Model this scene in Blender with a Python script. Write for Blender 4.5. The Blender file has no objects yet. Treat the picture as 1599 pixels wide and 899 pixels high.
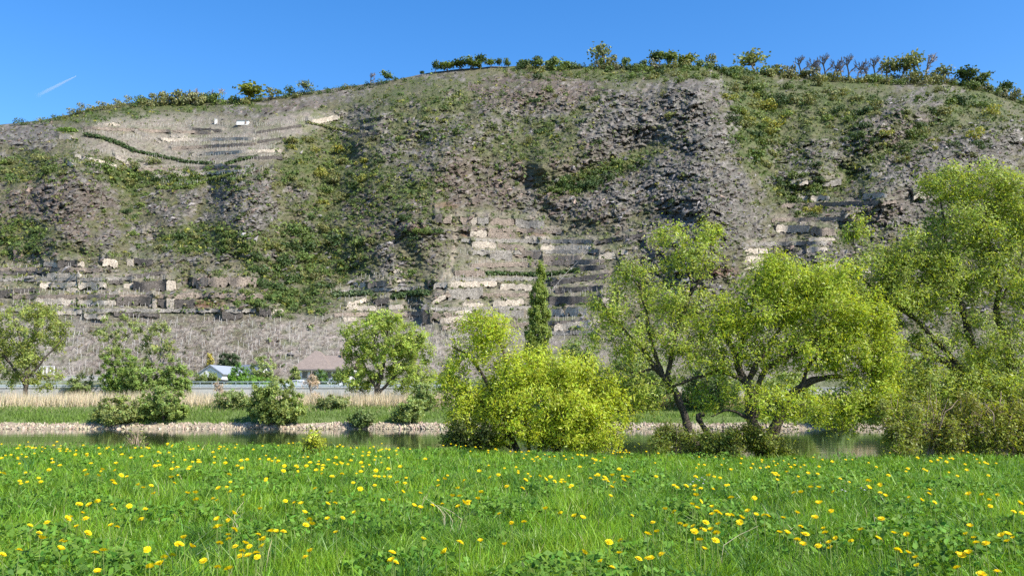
import bpy, math
import numpy as np

# ------------------------------------------------------------------ camera, sky, sun, exposure
SC = bpy.context.scene
COL = SC.collection
F = 1385.0                      # focal length in photograph pixels (photo 1599 x 899)
PITCH = math.radians(7.18)
CAM_Z = 3.8                     # metres above the river
cam = bpy.data.cameras.new("camera")
cam.sensor_width = 36.0
cam.lens = 36.0 * F / 1599.0
cam.clip_start = 0.1
cam.clip_end = 20000.0
cam_o = bpy.data.objects.new("camera", cam)
COL.objects.link(cam_o)
cam_o.location = (0, 0, CAM_Z)
cam_o.rotation_euler = (math.pi / 2 + PITCH, 0, 0)
SC.camera = cam_o

SUN_DIR = np.array([0.74, -0.46, 0.86]); SUN_DIR = SUN_DIR / np.linalg.norm(SUN_DIR)   # towards the sun
SUN_EL = math.asin(SUN_DIR[2]); SUN_AZ = math.atan2(SUN_DIR[0], SUN_DIR[1])              # azimuth from +Y to +X
world = bpy.data.worlds.new("World")
SC.world = world
world.use_nodes = True
wn = world.node_tree.nodes; wl = world.node_tree.links
wn.clear()
w_out = wn.new("ShaderNodeOutputWorld"); w_bg = wn.new("ShaderNodeBackground"); w_sky = wn.new("ShaderNodeTexSky")
w_hs = wn.new("ShaderNodeHueSaturation")
w_sky.sky_type = 'NISHITA'; w_sky.sun_disc = False
w_sky.sun_elevation = SUN_EL; w_sky.sun_rotation = SUN_AZ
w_sky.altitude = 150; w_sky.air_density = 1.0; w_sky.dust_density = 0.6; w_sky.ozone_density = 2.5
w_hs.inputs["Saturation"].default_value = 1.36
w_hs.inputs["Hue"].default_value = 0.506
w_bg.inputs["Strength"].default_value = 0.136
wl.new(w_sky.outputs[0], w_hs.inputs["Color"]); wl.new(w_hs.outputs[0], w_bg.inputs[0]); wl.new(w_bg.outputs[0], w_out.inputs[0])

sun = bpy.data.lights.new("sun", 'SUN'); sun.energy = 5.0; sun.angle = math.radians(0.53); sun.color = (1.0, 0.955, 0.88)
sun_o = bpy.data.objects.new("sun", sun); COL.objects.link(sun_o)
from mathutils import Vector
sun_o.rotation_euler = Vector(tuple(SUN_DIR)).to_track_quat('Z', 'Y').to_euler()
sun_o.location = (200, -100, 300)

SC.view_settings.view_transform = 'Standard'
SC.view_settings.look = 'None'
SC.view_settings.gamma = 1.0
SC.view_settings.exposure = 0.85
SC.view_settings.use_curve_mapping = False
SC.render.engine = 'CYCLES'
SC.cycles.max_bounces = 6; SC.cycles.diffuse_bounces = 2; SC.cycles.glossy_bounces = 2
SC.cycles.transmission_bounces = 3; SC.cycles.transparent_max_bounces = 6
SC.cycles.use_denoising = False

# ------------------------------------------------------------------ helpers
SP, CP = math.sin(PITCH), math.cos(PITCH)
def ray(px, py):
    u = (np.asarray(px, float) - 799.5) / F; v = (449.5 - np.asarray(py, float)) / F
    d = CP - v * SP
    return u / d, (SP + v * CP) / d            # x/Y and (z-CAM_Z)/Y
def at(px, py, Y):
    a, e = ray(px, py)
    return np.array([a * Y, Y, CAM_Z + e * Y])
def ats(px, py, Y):
    a, e = ray(px, py); Y = np.asarray(Y, float) + 0 * a
    return np.stack([a * Y, Y, CAM_Z + e * Y], -1)
def to_px(P):
    P = np.asarray(P, float); dy = P[..., 1]; dz = P[..., 2] - CAM_Z
    f = dy * CP + dz * SP; up = -dy * SP + dz * CP
    return 799.5 + F * P[..., 0] / f, 449.5 - F * up / f
def plane_hit(px, py, z):
    a, e = ray(px, py); Y = (z - CAM_Z) / e
    return np.stack([a * Y, Y, 0 * Y + z], -1)

def smooth(a, b, x):
    t = np.clip((x - a) / (b - a), 0, 1); return t * t * (3 - 2 * t)
def _h(ix, iy, s):
    n = (ix.astype(np.int64) * 374761393 + iy.astype(np.int64) * 668265263 + s * 974634777) & 0x7fffffff
    n = ((n ^ (n >> 13)) * 1274126177) & 0x7fffffff
    n = ((n ^ (n >> 15)) * 2246822519) & 0x7fffffff
    return (n ^ (n >> 16)) & 0xffff
def perlin(x, y, s=0):
    x = np.asarray(x, float); y = np.asarray(y, float)
    xi = np.floor(x); yi = np.floor(y); xf = x - xi; yf = y - yi
    u = xf * xf * xf * (xf * (xf * 6 - 15) + 10); v = yf * yf * yf * (yf * (yf * 6 - 15) + 10)
    def g(dx, dy):
        a = _h(xi + dx, yi + dy, s) * (2 * math.pi / 65536)
        return np.cos(a) * (xf - dx) + np.sin(a) * (yf - dy)
    a = g(0, 0); b = g(1, 0); c = g(0, 1); d = g(1, 1)
    return ((a + u * (b - a)) * (1 - v) + (c + u * (d - c)) * v) * 1.5
def fbm(x, y, s=0, o=4, gain=0.5):
    t = 0; A = 1
    for k in range(o):
        t = t + A * perlin(x * 2 ** k, y * 2 ** k, s + k * 17); A *= gain
    return t
def ridged(x, y, s=0, o=4, gain=0.55):
    t = 0; A = 1; n = 0
    for k in range(o):
        t = t + A * (1 - 2 * np.abs(perlin(x * 2 ** k, y * 2 ** k, s + k * 31))); n += A; A *= gain
    return t / n
def facets(x, y, s=0, tilt=1.0):
    """angular broken-rock relief: jittered cells, each a tilted plane at its own height"""
    xi = np.floor(x); yi = np.floor(y); best = np.full(x.shape, 9.0); out = np.zeros(x.shape)
    for dx in (-1, 0, 1):
        for dy in (-1, 0, 1):
            cx, cy = xi + dx, yi + dy
            jx = _h(cx, cy, s) / 65536.0; jy = _h(cx, cy, s + 5) / 65536.0
            ox = x - cx - jx; oy = y - cy - jy; d = ox * ox + oy * oy
            h = _h(cx, cy, s + 9) / 32768.0 - 1 + tilt * (ox * (_h(cx, cy, s + 13) / 32768.0 - 1) + oy * (_h(cx, cy, s + 19) / 32768.0 - 1))
            m = d < best; best = np.where(m, d, best); out = np.where(m, h, out)
    return out
def RNG(s): return np.random.default_rng(s)

def mesh_obj(name, V, faces, mat=None, parent=None, col=None, smooth_shade=False, link=True):
    """V (n,3); faces: list of (m,k) int arrays; col: per-vertex rgb."""
    me = bpy.data.meshes.new(name)
    V = np.ascontiguousarray(V, dtype=np.float32)
    faces = [np.asarray(f, dtype=np.int32) for f in faces if len(f)]
    me.vertices.add(len(V)); me.vertices.foreach_set("co", V.ravel())
    nl = sum(f.size for f in faces); nf = sum(len(f) for f in faces)
    me.loops.add(nl); me.polygons.add(nf)
    me.loops.foreach_set("vertex_index", np.concatenate([f.ravel() for f in faces]))
    tot = np.concatenate([np.full(len(f), f.shape[1], np.int32) for f in faces])
    st = np.concatenate([[0], np.cumsum(tot)[:-1]]).astype(np.int32)
    me.polygons.foreach_set("loop_start", st)
    me.polygons.foreach_set("loop_total", tot)
    me.polygons.foreach_set("use_smooth", np.full(nf, smooth_shade, bool))
    if col is not None:
        ca = me.color_attributes.new("Col", 'FLOAT_COLOR', 'POINT')
        c4 = np.ones((len(V), 4), np.float32); c4[:, :3] = col
        ca.data.foreach_set("color", c4.ravel())
    me.update(calc_edges=True); me.validate(verbose=False)
    if mat is not None: me.materials.append(mat)
    o = bpy.data.objects.new(name, me)
    if link: COL.objects.link(o)
    if parent is not None: o.parent = parent
    return o
def empty(name, loc=(0, 0, 0)):
    o = bpy.data.objects.new(name, None); o.empty_display_size = 0.2
    o.location = tuple(float(c) for c in loc); COL.objects.link(o); return o
def tag(o, label=None, cat=None, group=None, kind=None):
    if label: o["label"] = label
    if cat: o["category"] = cat
    if group: o["group"] = group
    if kind: o["kind"] = kind
    return o

class MB:
    """collects vertices, faces and colours for one mesh"""
    def __init__(s): s.v = []; s.f = {}; s.c = []; s.n = 0
    def add(s, V, faces, col=None):
        V = np.asarray(V, float).reshape(-1, 3)
        for f in (faces if isinstance(faces, list) else [faces]):
            f = np.asarray(f, int)
            if f.size: s.f.setdefault(f.shape[1], []).append(f + s.n)
        s.v.append(V)
        c = np.ones((len(V), 3)) if col is None else np.broadcast_to(np.asarray(col, float), (len(V), 3))
        s.c.append(c); s.n += len(V)
    def box(s, c, size, col=None, rz=0.0):
        x, y, z = [k / 2 for k in size]
        V = np.array([[-x,-y,-z],[x,-y,-z],[x,y,-z],[-x,y,-z],[-x,-y,z],[x,-y,z],[x,y,z],[-x,y,z]])
        ca, sa = math.cos(rz), math.sin(rz)
        V = V @ np.array([[ca, sa, 0], [-sa, ca, 0], [0, 0, 1]]) + np.asarray(c)
        s.add(V, np.array([[0,3,2,1],[4,5,6,7],[0,1,5,4],[1,2,6,5],[2,3,7,6],[3,0,4,7]]), col)
    def tube(s, P, R, k=6, col=None, cap=True):
        P = np.asarray(P, float); n = len(P); R = np.broadcast_to(np.asarray(R, float), (n,))
        T = np.gradient(P, axis=0); T /= np.linalg.norm(T, axis=1, keepdims=True) + 1e-9
        ref = np.array([0.31, 0.95, 0.05]) if abs(T[0][1]) < 0.9 else np.array([1.0, 0, 0.1])
        A = np.cross(T, ref); A /= np.linalg.norm(A, axis=1, keepdims=True) + 1e-9
        B = np.cross(T, A)
        th = np.arange(k) * 2 * math.pi / k
        V = P[:, None] + R[:, None, None] * (np.cos(th)[None, :, None] * A[:, None] + np.sin(th)[None, :, None] * B[:, None])
        i = np.arange(n - 1)[:, None] * k; j = np.arange(k)[None]; j2 = (j + 1) % k
        q = np.stack([i + j, i + j2, i + k + j2, i + k + j], -1).reshape(-1, 4)
        fs = [q]
        if cap and k == 4: fs.append(np.array([[(n-1)*k + m for m in range(k)]]))
        elif cap:
            fs.append(np.array([[(n-1)*k, (n-1)*k+m, (n-1)*k+m+1] for m in range(1, k-1)]))
        s.add(V.reshape(-1, 3), fs, col)
    def tubes(s, P, R, k=3, col=None):
        """many tubes at once: P (m,n,3), R (m,n)"""
        m, n = P.shape[:2]; T = np.gradient(P, axis=1); T /= np.linalg.norm(T, axis=2, keepdims=True) + 1e-9
        ref = np.where(np.abs(T[:, :1, 1:2]) < .9, np.array([.31, .95, .05]), np.array([1., 0, .1]))
        A = np.cross(T, np.broadcast_to(ref, T.shape)); A /= np.linalg.norm(A, axis=2, keepdims=True) + 1e-9; B = np.cross(T, A)
        th = np.arange(k) * 2 * math.pi / k
        V = P[:, :, None] + R[:, :, None, None] * (np.cos(th)[:, None] * A[:, :, None] + np.sin(th)[:, None] * B[:, :, None])
        b = (np.arange(m) * n * k)[:, None, None]; i = (np.arange(n - 1) * k)[None, :, None]; j = np.arange(k)[None, None]; j2 = (j + 1) % k
        s.add(V.reshape(-1, 3), np.stack([b + i + j, b + i + j2, b + i + k + j2, b + i + k + j], -1).reshape(-1, 4), col)
    def build(s, name, mat, parent=None, smooth_shade=False, link=True):
        V = np.concatenate(s.v); C = np.concatenate(s.c)
        return mesh_obj(name, V, [np.concatenate(f) for f in s.f.values()], mat, parent, C, smooth_shade, link)

def catmull(P, n):
    """resample a polyline smoothly to n points"""
    P = np.asarray(P, float)
    if len(P) == 2: return P[0] + (P[1] - P[0]) * np.linspace(0, 1, n)[:, None]
    Q = np.vstack([2 * P[0] - P[1], P, 2 * P[-1] - P[-2]])
    t = np.linspace(0, len(P) - 1 - 1e-6, n); i = t.astype(int); f = (t - i)[:, None]
    a, b, c, d = Q[i], Q[i + 1], Q[i + 2], Q[i + 3]
    return 0.5 * (2*b + (c-a)*f + (2*a-5*b+4*c-d)*f**2 + (3*b-a-3*c+d)*f**3)

# ------------------------------------------------------------------ materials
def mat_new(name):
    m = bpy.data.materials.new(name); m.use_nodes = True
    nt = m.node_tree; nt.nodes.clear()
    out = nt.nodes.new("ShaderNodeOutputMaterial"); return m, nt, out
def N(nt, t, **kw):
    n = nt.nodes.new(t)
    for k, v in kw.items():
        if k in n.inputs: n.inputs[k].default_value = v
        else: setattr(n, k, v)
    return n
def noise(nt, scale, detail=4, rough=0.6, vec=None, dist=0.0):
    n = N(nt, "ShaderNodeTexNoise"); n.inputs["Scale"].default_value = scale; n.inputs["Detail"].default_value = detail
    n.inputs["Roughness"].default_value = rough; n.inputs["Distortion"].default_value = dist
    if vec is not None: nt.links.new(vec, n.inputs["Vector"])
    return n
def ramp(nt, fac, stops):
    r = N(nt, "ShaderNodeValToRGB"); e = r.color_ramp.elements
    while len(e) > 1: e.remove(e[-1])
    e[0].position = stops[0][0]; e[0].color = (*stops[0][1], 1)
    for p, c in stops[1:]:
        k = e.new(p); k.color = (*c, 1)
    nt.links.new(fac, r.inputs[0]); return r
def mixc(nt, fac, a, b, mode='MIX'):
    m = N(nt, "ShaderNodeMix", data_type='RGBA', blend_type=mode)
    for s, v in ((0, fac), (6, a), (7, b)):
        if hasattr(v, "links"): nt.links.new(v, m.inputs[s])
        elif s == 0: m.inputs[0].default_value = v
        else: m.inputs[s].default_value = (*v, 1)
    return m.outputs[2]
def g3(v): return (v, v, v)

def leaf_material(name, tint=(1, 1, 1), trans=0.35, rough=0.5, spec=0.3, rnd=0.0, attr=True, base=None):
    m, nt, out = mat_new(name)
    if attr:
        a = N(nt, "ShaderNodeVertexColor", layer_name="Col"); c = a.outputs[0]
        c = mixc(nt, 1.0, c, tint, 'MULTIPLY')
    else:
        rgb = N(nt, "ShaderNodeRGB"); rgb.outputs[0].default_value = (*base, 1); c = rgb.outputs[0]
    if rnd > 0:
        oi = N(nt, "ShaderNodeObjectInfo")
        r = ramp(nt, oi.outputs["Random"], [(0, (1 - rnd, 1 - rnd * .8, 1 - rnd)), (0.5, (1, 1, 1)), (1, (1 + rnd, 1 + .8 * rnd, 1 - rnd * .3))])
        c = mixc(nt, 1.0, c, r.outputs[0], 'MULTIPLY')
    p = N(nt, "ShaderNodeBsdfPrincipled"); p.inputs["Roughness"].default_value = rough
    p.inputs["Specular IOR Level"].default_value = spec
    nt.links.new(c, p.inputs["Base Color"])
    t = N(nt, "ShaderNodeBsdfTranslucent")
    c2 = mixc(nt, 1.0, c, (1.25, 1.2, 0.55), 'MULTIPLY'); nt.links.new(c2, t.inputs[0])
    mx = N(nt, "ShaderNodeMixShader"); mx.inputs[0].default_value = trans
    nt.links.new(p.outputs[0], mx.inputs[1]); nt.links.new(t.outputs[0], mx.inputs[2]); nt.links.new(mx.outputs[0], out.inputs[0])
    return m

def plain_material(name, col, rough=0.8, spec=0.3, nscale=6.0, namp=0.25, bump=0.2, metallic=0.0, attr=False, bscale=None):
    """a colour (or the Col attribute) broken up by noise, with a little relief"""
    m, nt, out = mat_new(name)
    tc = N(nt, "ShaderNodeTexCoord"); vec = tc.outputs["Object"]
    n = noise(nt, nscale, 5, 0.65, vec)
    r = ramp(nt, n.outputs[0], [(0.25, g3(1 - namp)), (0.75, g3(1 + namp))])
    if attr:
        a = N(nt, "ShaderNodeVertexColor", layer_name="Col"); c = mixc(nt, 1.0, a.outputs[0], col, 'MULTIPLY')
    else:
        rgb = N(nt, "ShaderNodeRGB"); rgb.outputs[0].default_value = (*col, 1); c = rgb.outputs[0]
    c = mixc(nt, 1.0, c, r.outputs[0], 'MULTIPLY')
    p = N(nt, "ShaderNodeBsdfPrincipled"); p.inputs["Roughness"].default_value = rough
    p.inputs["Specular IOR Level"].default_value = spec; p.inputs["Metallic"].default_value = metallic
    nt.links.new(c, p.inputs["Base Color"])
    if bump > 0:
        n2 = noise(nt, bscale or nscale * 2.5, 4, 0.6, vec)
        b = N(nt, "ShaderNodeBump"); b.inputs["Strength"].default_value = bump; b.inputs["Distance"].default_value = 0.15
        nt.links.new(n2.outputs[0], b.inputs["Height"]); nt.links.new(b.outputs[0], p.inputs["Normal"])
    nt.links.new(p.outputs[0], out.inputs[0])
    return m
# ------------------------------------------------------------------ the vineyard hillside: a real surface, built column by column
# terrace walls: zone, tone, x0, x1, ytop(x0), ytop(x1), height in photo px
WALLS = [
 # lower terraces above the vineyard, left part of the slope
 ("low","pink",21,33,391,391,15),("low","cream",68,90,408,408,9),("low","dark",90,121,406,406,10),("low","cream",121,128,407,407,8),
 ("low","cream",160,181,402,404,14),("low","cream",198,208,403,403,12),("low","dark",209,238,403,405,10),
 ("low","cream",73,125,425,426,10),("low","dark",0,72,423,422,6),("low","dark",197,254,430,422,6),
 ("low","cream",62,120,441,440,8),("low","cream",122,166,438,440,11),("low","dark",168,191,437,437,6),("low","cream",193,207,443,441,7),
 ("low","dark",208,260,439,437,17),("low","cream",260,272,437,437,17),("low","dark",0,20,452,452,12),("low","dark",21,60,450,449,7),
 ("low","cream",104,123,449,449,7),("low","cream",170,185,454,454,6),("low","cream",55,119,465,466,10),("low","cream",121,181,468,468,8),
 ("low","dark",182,237,462,462,15),("low","cream",238,243,465,465,17),("low","dark",244,260,466,466,14),("low","cream",260,271,465,465,17),
 ("low","dark",272,303,467,467,14),("low","cream",88,130,485,484,6),("low","cream",131,165,489,490,8),("low","dark",178,246,487,489,5),
 ("low","dark",347,378,485,484,14),("low","brown",300,400,433,431,16),("low","cream",423,441,482,482,11),("low","dark",405,422,480,480,12),
 # terraces between the gully and the fan
 ("mid","cream",552,572,440,440,9),("mid","cream",615,632,433,434,6),("mid","cream",614,628,420,420,5),("mid","brown",574,612,440,437,9),
 ("mid","cream",542,572,472,464,8),("mid","cream",540,586,477,477,7),("mid","cream",607,630,475,475,7),("mid","cream",536,557,495,495,7),
 ("mid","cream",607,622,491,490,9),("mid","dark",586,607,466,464,9),
 # the fan of terraces in the middle; its dark tone is painted shade
 ("fan","dark",680,690,333,334,17),("fan","brown",692,704,337,337,12),("fan","brown",712,735,338,338,12),("fan","cream",735,745,338,338,11),("fan","grey",746,763,338,339,12),
 ("fan","brown",765,803,340,341,12),("fan","grey",805,850,341,345,13),
 ("fan","cream",734,760,359,359,11),("fan","brown",762,805,360,362,13),("fan","cream",819,858,368,368,10),
 ("fan","cream",737,775,376,378,10),("fan","brown",777,818,380,382,9),("fan","cream",844,925,383,382,9),
 ("fan","dark",928,1008,375,363,6),("fan","grey",765,800,395,395,11),("fan","brown",802,846,388,393,12),("fan","brown",848,908,399,398,9),
 ("fan","cream",935,963,396,392,11),("fan","cream",970,981,389,389,8),("fan","cream",970,991,412,408,12),("fan","brown",1008,1068,376,376,7),
 ("fan","brown",710,757,421,422,10),("fan","dark",905,944,415,413,8),("fan","dark",860,950,438,425,8),
 ("fan","dark",668,677,437,437,10),("fan","cream",677,776,440,438,9),("fan","cream",781,832,442,444,10),("fan","dark",867,942,449,445,8),
 ("fan","cream",675,696,468,459,7),("fan","grey",700,754,450,448,18),("fan","cream",722,755,473,472,6),("fan","cream",770,818,469,466,10),
 ("fan","dark",858,940,462,461,14),("fan","cream",940,951,463,463,17),("fan","cream",857,881,481,482,12),("fan","cream",883,918,479,480,14),
 ("fan","dark",660,672,485,488,19),("fan","brown",672,705,488,487,13),("fan","cream",710,736,485,483,6),("fan","cream",687,732,496,491,9),
 ("fan","grey",780,818,483,484,12),("fan","cream",865,925,505,498,12),("fan","grey",745,778,486,485,10),("fan","cream",926,975,494,490,10),
 # ruins of terraces right of the grey ridge
 ("ruin","cream",1160,1199,388,387,8),("ruin","cream",1161,1201,399,399,9),("ruin","cream",1162,1201,412,412,9),
 ("ruin","cream",1234,1262,281,281,7),("ruin","grey",1284,1314,280,279,10),("ruin","cream",1266,1296,305,305,9),("ruin","cream",1245,1265,306,305,7),
 ("ruin","cream",1349,1385,301,300,10),("ruin","cream",1427,1446,298,300,12),("ruin","cream",1360,1378,270,267,7),("ruin","cream",1320,1336,333,331,8),
 ("ruin","cream",1212,1266,350,352,12),("ruin","brown",1267,1305,354,356,14),("ruin","cream",1263,1304,371,371,5),("ruin","cream",1260,1292,385,385,9),
 ("ruin","cream",1284,1306,411,413,9),("ruin","cream",1330,1360,415,417,8),
 # walls of the high vineyard under the skyline
 ("top","cream",152,186,191,192,5),("top","cream",210,252,200,219,6),("top","cream",267,293,207,211,7),("top","cream",92,113,208,210,9),
 ("top","dark",300,345,199,202,4),("top","cream",117,180,240,255,5),("top","cream",180,200,241,250,7),("top","cream",105,116,250,257,8),
 ("top","cream",483,530,188,178,8),("top","dark",400,470,205,194,4),("top","dark",400,446,220,213,4),("top","dark",372,440,244,243,5),
 ("top","brown",130,330,197,205,5),("top","cream",250,400,216,214,5),("top","brown",268,398,229,222,5),("top","cream",300,440,238,232,5),("top","brown",215,380,262,258,5),("top","cream",240,385,273,264,5),
 ("low","brown",0,160,417,418,6),("low","grey",0,210,434,432,5),("low","brown",20,330,460,459,6),("low","grey",0,400,481,482,5),("low","brown",280,410,456,458,7),
 ("fan","brown",712,880,353,359,6),("fan","grey",720,935,372,374,6),("fan","grey",735,935,391,389,6),("fan","brown",735,945,411,404,7),("fan","grey",712,900,434,432,5),("fan","brown",678,862,457,457,6),("fan","grey",672,862,480,476,5),("fan","brown",690,930,508,498,7),("fan","grey",700,935,522,514,7),
 ("mid","grey",525,660,452,446,5),("mid","brown",522,668,488,486,6),("ruin","brown",1205,1330,340,338,6),("ruin","brown",1220,1400,318,312,6),("ruin","grey",1155,1300,378,376,6),
 ("top","cream",335,355,255,257,5),("top","dark",566,610,186,180,5),("top","dark",570,606,198,192,5),("top","dark",565,592,208,203,6),
]
SKY_X = [-700,-300,0,50,100,150,200,300,390,440,500,560,620,680,740,800,900,1000,1060,1100,1150,1230,1300,1400,1480,1540,1580,1599,1800,2300]
SKY_Y = [240,212,195,190,181,167,161,158,155,150,141,133,124,112,106,103,104,104,100,104,110,115,122,125,128,138,152,158,190,230]
PXC = np.concatenate([np.arange(-680, -30, 10.0), np.arange(-30, 1630, 2.25), np.arange(1630, 2290, 10.0)])
NT = 340
TT = np.linspace(0, 1, NT)
sky_py = np.interp(PXC, SKY_X, SKY_Y) + 1.2 * fbm(PXC / 26, PXC * 0, 5, 3)
k = np.ones(9) / 9; sky_py = np.convolve(np.pad(sky_py, 4, mode='edge'), k, 'valid')
BASE_PY = 590.0
PXG = np.repeat(PXC[None], NT, 0)                                  # rows x columns
PYG = BASE_PY + TT[:, None] * (sky_py[None] - BASE_PY)
YB = 175.0
_, E = ray(PXG, PYG)
e0 = E[0, 0]
Ys = np.interp(PXC, [-700, 0, 400, 800, 1090, 1250, 1600, 2300], [330, 318, 326, 338, 322, 352, 352, 340])
es = E[-1]
Sl = (es - e0 * YB / Ys) / (1 - YB / Ys)                           # slope that puts the skyline at that distance

def ell(cx, cy, rx, ry, rot=0, soft=0.5, jit=0.35, s=0):
    dx = PXG - cx; dy = PYG - cy; c, sn = math.cos(math.radians(rot)), math.sin(math.radians(rot))
    a = (dx * c + dy * sn) / rx; b = (-dx * sn + dy * c) / ry
    r = np.sqrt(a * a + b * b) + jit * WARP
    return smooth(1 + soft, 1 - soft, r)
def dist_poly(pts):
    d = np.full(PXG.shape, 1e9)
    for (x0, y0), (x1, y1) in zip(pts[:-1], pts[1:]):
        L2 = (x1 - x0) ** 2 + (y1 - y0) ** 2
        t = np.clip(((PXG - x0) * (x1 - x0) + (PYG - y0) * (y1 - y0)) / L2, 0, 1)
        d = np.minimum(d, np.hypot(PXG - x0 - t * (x1 - x0), PYG - y0 - t * (y1 - y0)))
    return d
WARP = fbm(PXG / 34, PYG / 26, 77, 4)
def msum(lst): 
    m = np.zeros(PXG.shape)
    for e in lst: m = np.maximum(m, e[0] * ell(*e[1:]))
    return m
ROCK = msum([(1,105,305,75,52),(1,35,212,40,20),(1,385,310,52,62),(.6,300,395,60,25),(.9,210,208,48,12,22),(1,362,172,40,9),(.8,480,160,60,10,-8),
  (.95,830,150,120,40),(1,965,190,95,60,-20),(1,1085,190,75,90,-30),(1,1090,300,105,70),(.9,950,300,110,45,-15),(.8,745,280,90,50),
  (1,1480,250,150,45,-14),(.9,1400,190,90,38,-25),(.8,1250,260,60,50),(.7,600,335,90,40),(.75,700,210,120,45,-15),(.7,560,190,70,35),(.7,700,400,40,40),
  (.8,1330,230,90,28,-25),(.8,720,462,50,18),(.7,440,420,40,40),(.6,1180,370,40,50),(.8,1400,330,140,40),(.9,1060,420,90,60),(.5,40,330,60,60),(.7,640,260,60,40)])
SCREE = msum([(1,830,140,100,30),(1,735,285,80,45),(1,60,320,60,60),(.8,600,330,90,40),(1,890,360,70,28,-10),(.8,880,270,60,50),(.6,1400,210,60,40),
  (.7,680,420,30,40),(.8,330,460,60,30),(.8,130,330,50,45),(.6,1350,320,70,30),(.6,460,165,60,12)])
GREEN = msum([(.7,500,255,62,70),(.65,470,405,95,65),(.8,1000,112,230,14),(1,1180,190,50,95,-20),(.9,1290,165,110,45),(1,930,275,80,18,-18),(.6,720,170,150,50,-15),
  (.9,190,270,70,26,15),(.9,300,275,110,18),(.55,560,300,120,70),(.8,60,265,70,22),(.7,30,370,50,30),(.8,330,375,80,26),(.7,1500,180,110,40),(.9,1260,300,60,20),
  (.7,440,470,70,22),(.8,160,180,110,12),(.8,300,168,120,8),(.6,1230,230,50,60),(.5,800,210,150,40),(.6,640,290,60,40),(.5,640,150,120,25,-14),(.8,1530,160,80,30),(.7,1400,205,150,55,-15),(.6,1340,262,120,45,-15),(.55,870,200,150,30,-30),(.7,965,258,90,14,-24),(.6,1370,245,80,12,-25)])
VINE = np.maximum(np.maximum(smooth(478, 500, PYG) * smooth(760, 640, PXG) * smooth(580, 560, PYG), ell(290, 222, 165, 44, 0, .25, .2)),
        np.maximum(ell(450, 198, 70, 22, -12, .3, .2), .55 * smooth(395, 440, PYG) * smooth(330, 200, PXG)))
VINE = np.maximum(VINE, np.maximum(.62 * ell(840, 430, 175, 85, 0, .25, .15), .6 * ell(590, 475, 62, 40)))
VINE = np.maximum(VINE, smooth(500, 530, PYG))
ROCK = np.maximum(ROCK, np.clip(.46 + .55 * fbm(PXG / 45, PYG / 32, 71, 3), 0, .8) * (1 - .55 * GREEN))
ROCK = ROCK * (1 - .8 * VINE)

# walls stand upright and the treads behind them lie back: remap the height each point takes its distance from
PYE = PYG.copy()
for z_, tone, x0, x1, y0, y1, h in WALLS:
    c0, c1 = np.searchsorted(PXC, [x0 - 8, x1 + 8])
    X = PXG[:, c0:c1]; Yp = PYG[:, c0:c1]
    yt = y0 + (y1 - y0) * np.clip((X - x0) / (x1 - x0), -.2, 1.2)
    fade = smooth(x0 - 7, x0, X) * smooth(x1 + 7, x1, X)
    yb = yt + h; y2 = yt - 1.1 * h
    inw = np.where(Yp >= yt, yb - .12 * (yb - Yp), yb - .12 * h - (yt - Yp) / (yt - y2) * (yb - .12 * h - y2))
    PYE[:, c0:c1] = np.where((Yp < yb) & (Yp > y2), PYE[:, c0:c1] + fade * (inw - Yp), PYE[:, c0:c1])
PYE = np.minimum.accumulate(PYE, 0)
_, EE = ray(PXG, PYE)
YG = YB * (Sl - e0)[None] / (Sl[None] - EE)
YG = YG * (1 + .10 * smooth(.9, 1.0, TT)[:, None] ** 2)              # the brow rounds off
# ribs come forward, gullies fall back (fraction of the distance)
up = smooth(0.0, 0.25, TT)[:, None] * smooth(1.02, .9, TT)[:, None]
D = np.zeros_like(YG)
def rib(amp, w, pts):
    global D
    D = D + amp * np.exp(-(dist_poly(pts) / w) ** 2)
rib(-.060, 75, [(1085, 105), (1115, 240), (1120, 370)]); rib(-.020, 45, [(960, 150), (900, 215), (860, 250)])
rib(.055, 46, [(1160, 120), (1205, 200), (1232, 300), (1190, 420)]); rib(.055, 55, [(530, 190), (520, 300), (490, 420)])
rib(-.045, 50, [(385, 280), (380, 350)]); rib(-.05, 60, [(100, 270), (100, 350)]); rib(.035, 35, [(205, 300), (215, 370)])
rib(.05, 95, [(290, 190), (290, 240)]); rib(.055, 100, [(840, 400), (830, 470)]); rib(.006, 50, [(830, 330), (900, 280), (1000, 240)])
rib(-.03, 70, [(690, 200), (650, 330)]); rib(-.04, 70, [(1420, 170), (1380, 300)]); rib(.03, 40, [(1310, 220), (1330, 330)])
rib(-.02, 30, [(160, 400), (170, 470)]); rib(-.012, 40, [(690, 440), (690, 520)]); rib(.03, 40, [(560, 430), (580, 500)])
rib(-.03, 45, [(1560, 180), (1500, 280)]); rib(.02, 30, [(640, 430), (640, 480)])
rib(-.014, 28, [(1088, 112), (1010, 172), (930, 222), (855, 262)]); rib(.010, 26, [(1070, 205), (960, 262), (870, 300)]); rib(-.010, 30, [(1150, 350), (1040, 305), (930, 325)])
rib(-.026, 26, [(1490, 130), (1400, 178), (1310, 232), (1245, 275)]); rib(.020, 22, [(1450, 205), (1360, 255), (1280, 315)]); rib(-.026, 26, [(1610, 185), (1510, 232), (1410, 285), (1330, 335)])
rib(.022, 20, [(780, 130), (700, 185), (620, 250)]); rib(-.018, 22, [(850, 120), (760, 190), (690, 260)]); rib(.02, 22, [(450, 300), (440, 380), (420, 430)]); rib(.02, 18, [(330, 290), (310, 350)]); rib(-.02, 20, [(620, 150), (560, 220)])
crag = ridged((PXG * .8 + PYG * .55) / 46, (PYG * .8 - PXG * .35) / 17, 21, 5)     # slate beds dip to the lower left
crag2 = ridged(PXG / 15, PYG / 9, 51, 4)
fine = fbm(PXG / 6.5, PYG / 4.6, 91, 3)
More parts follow.
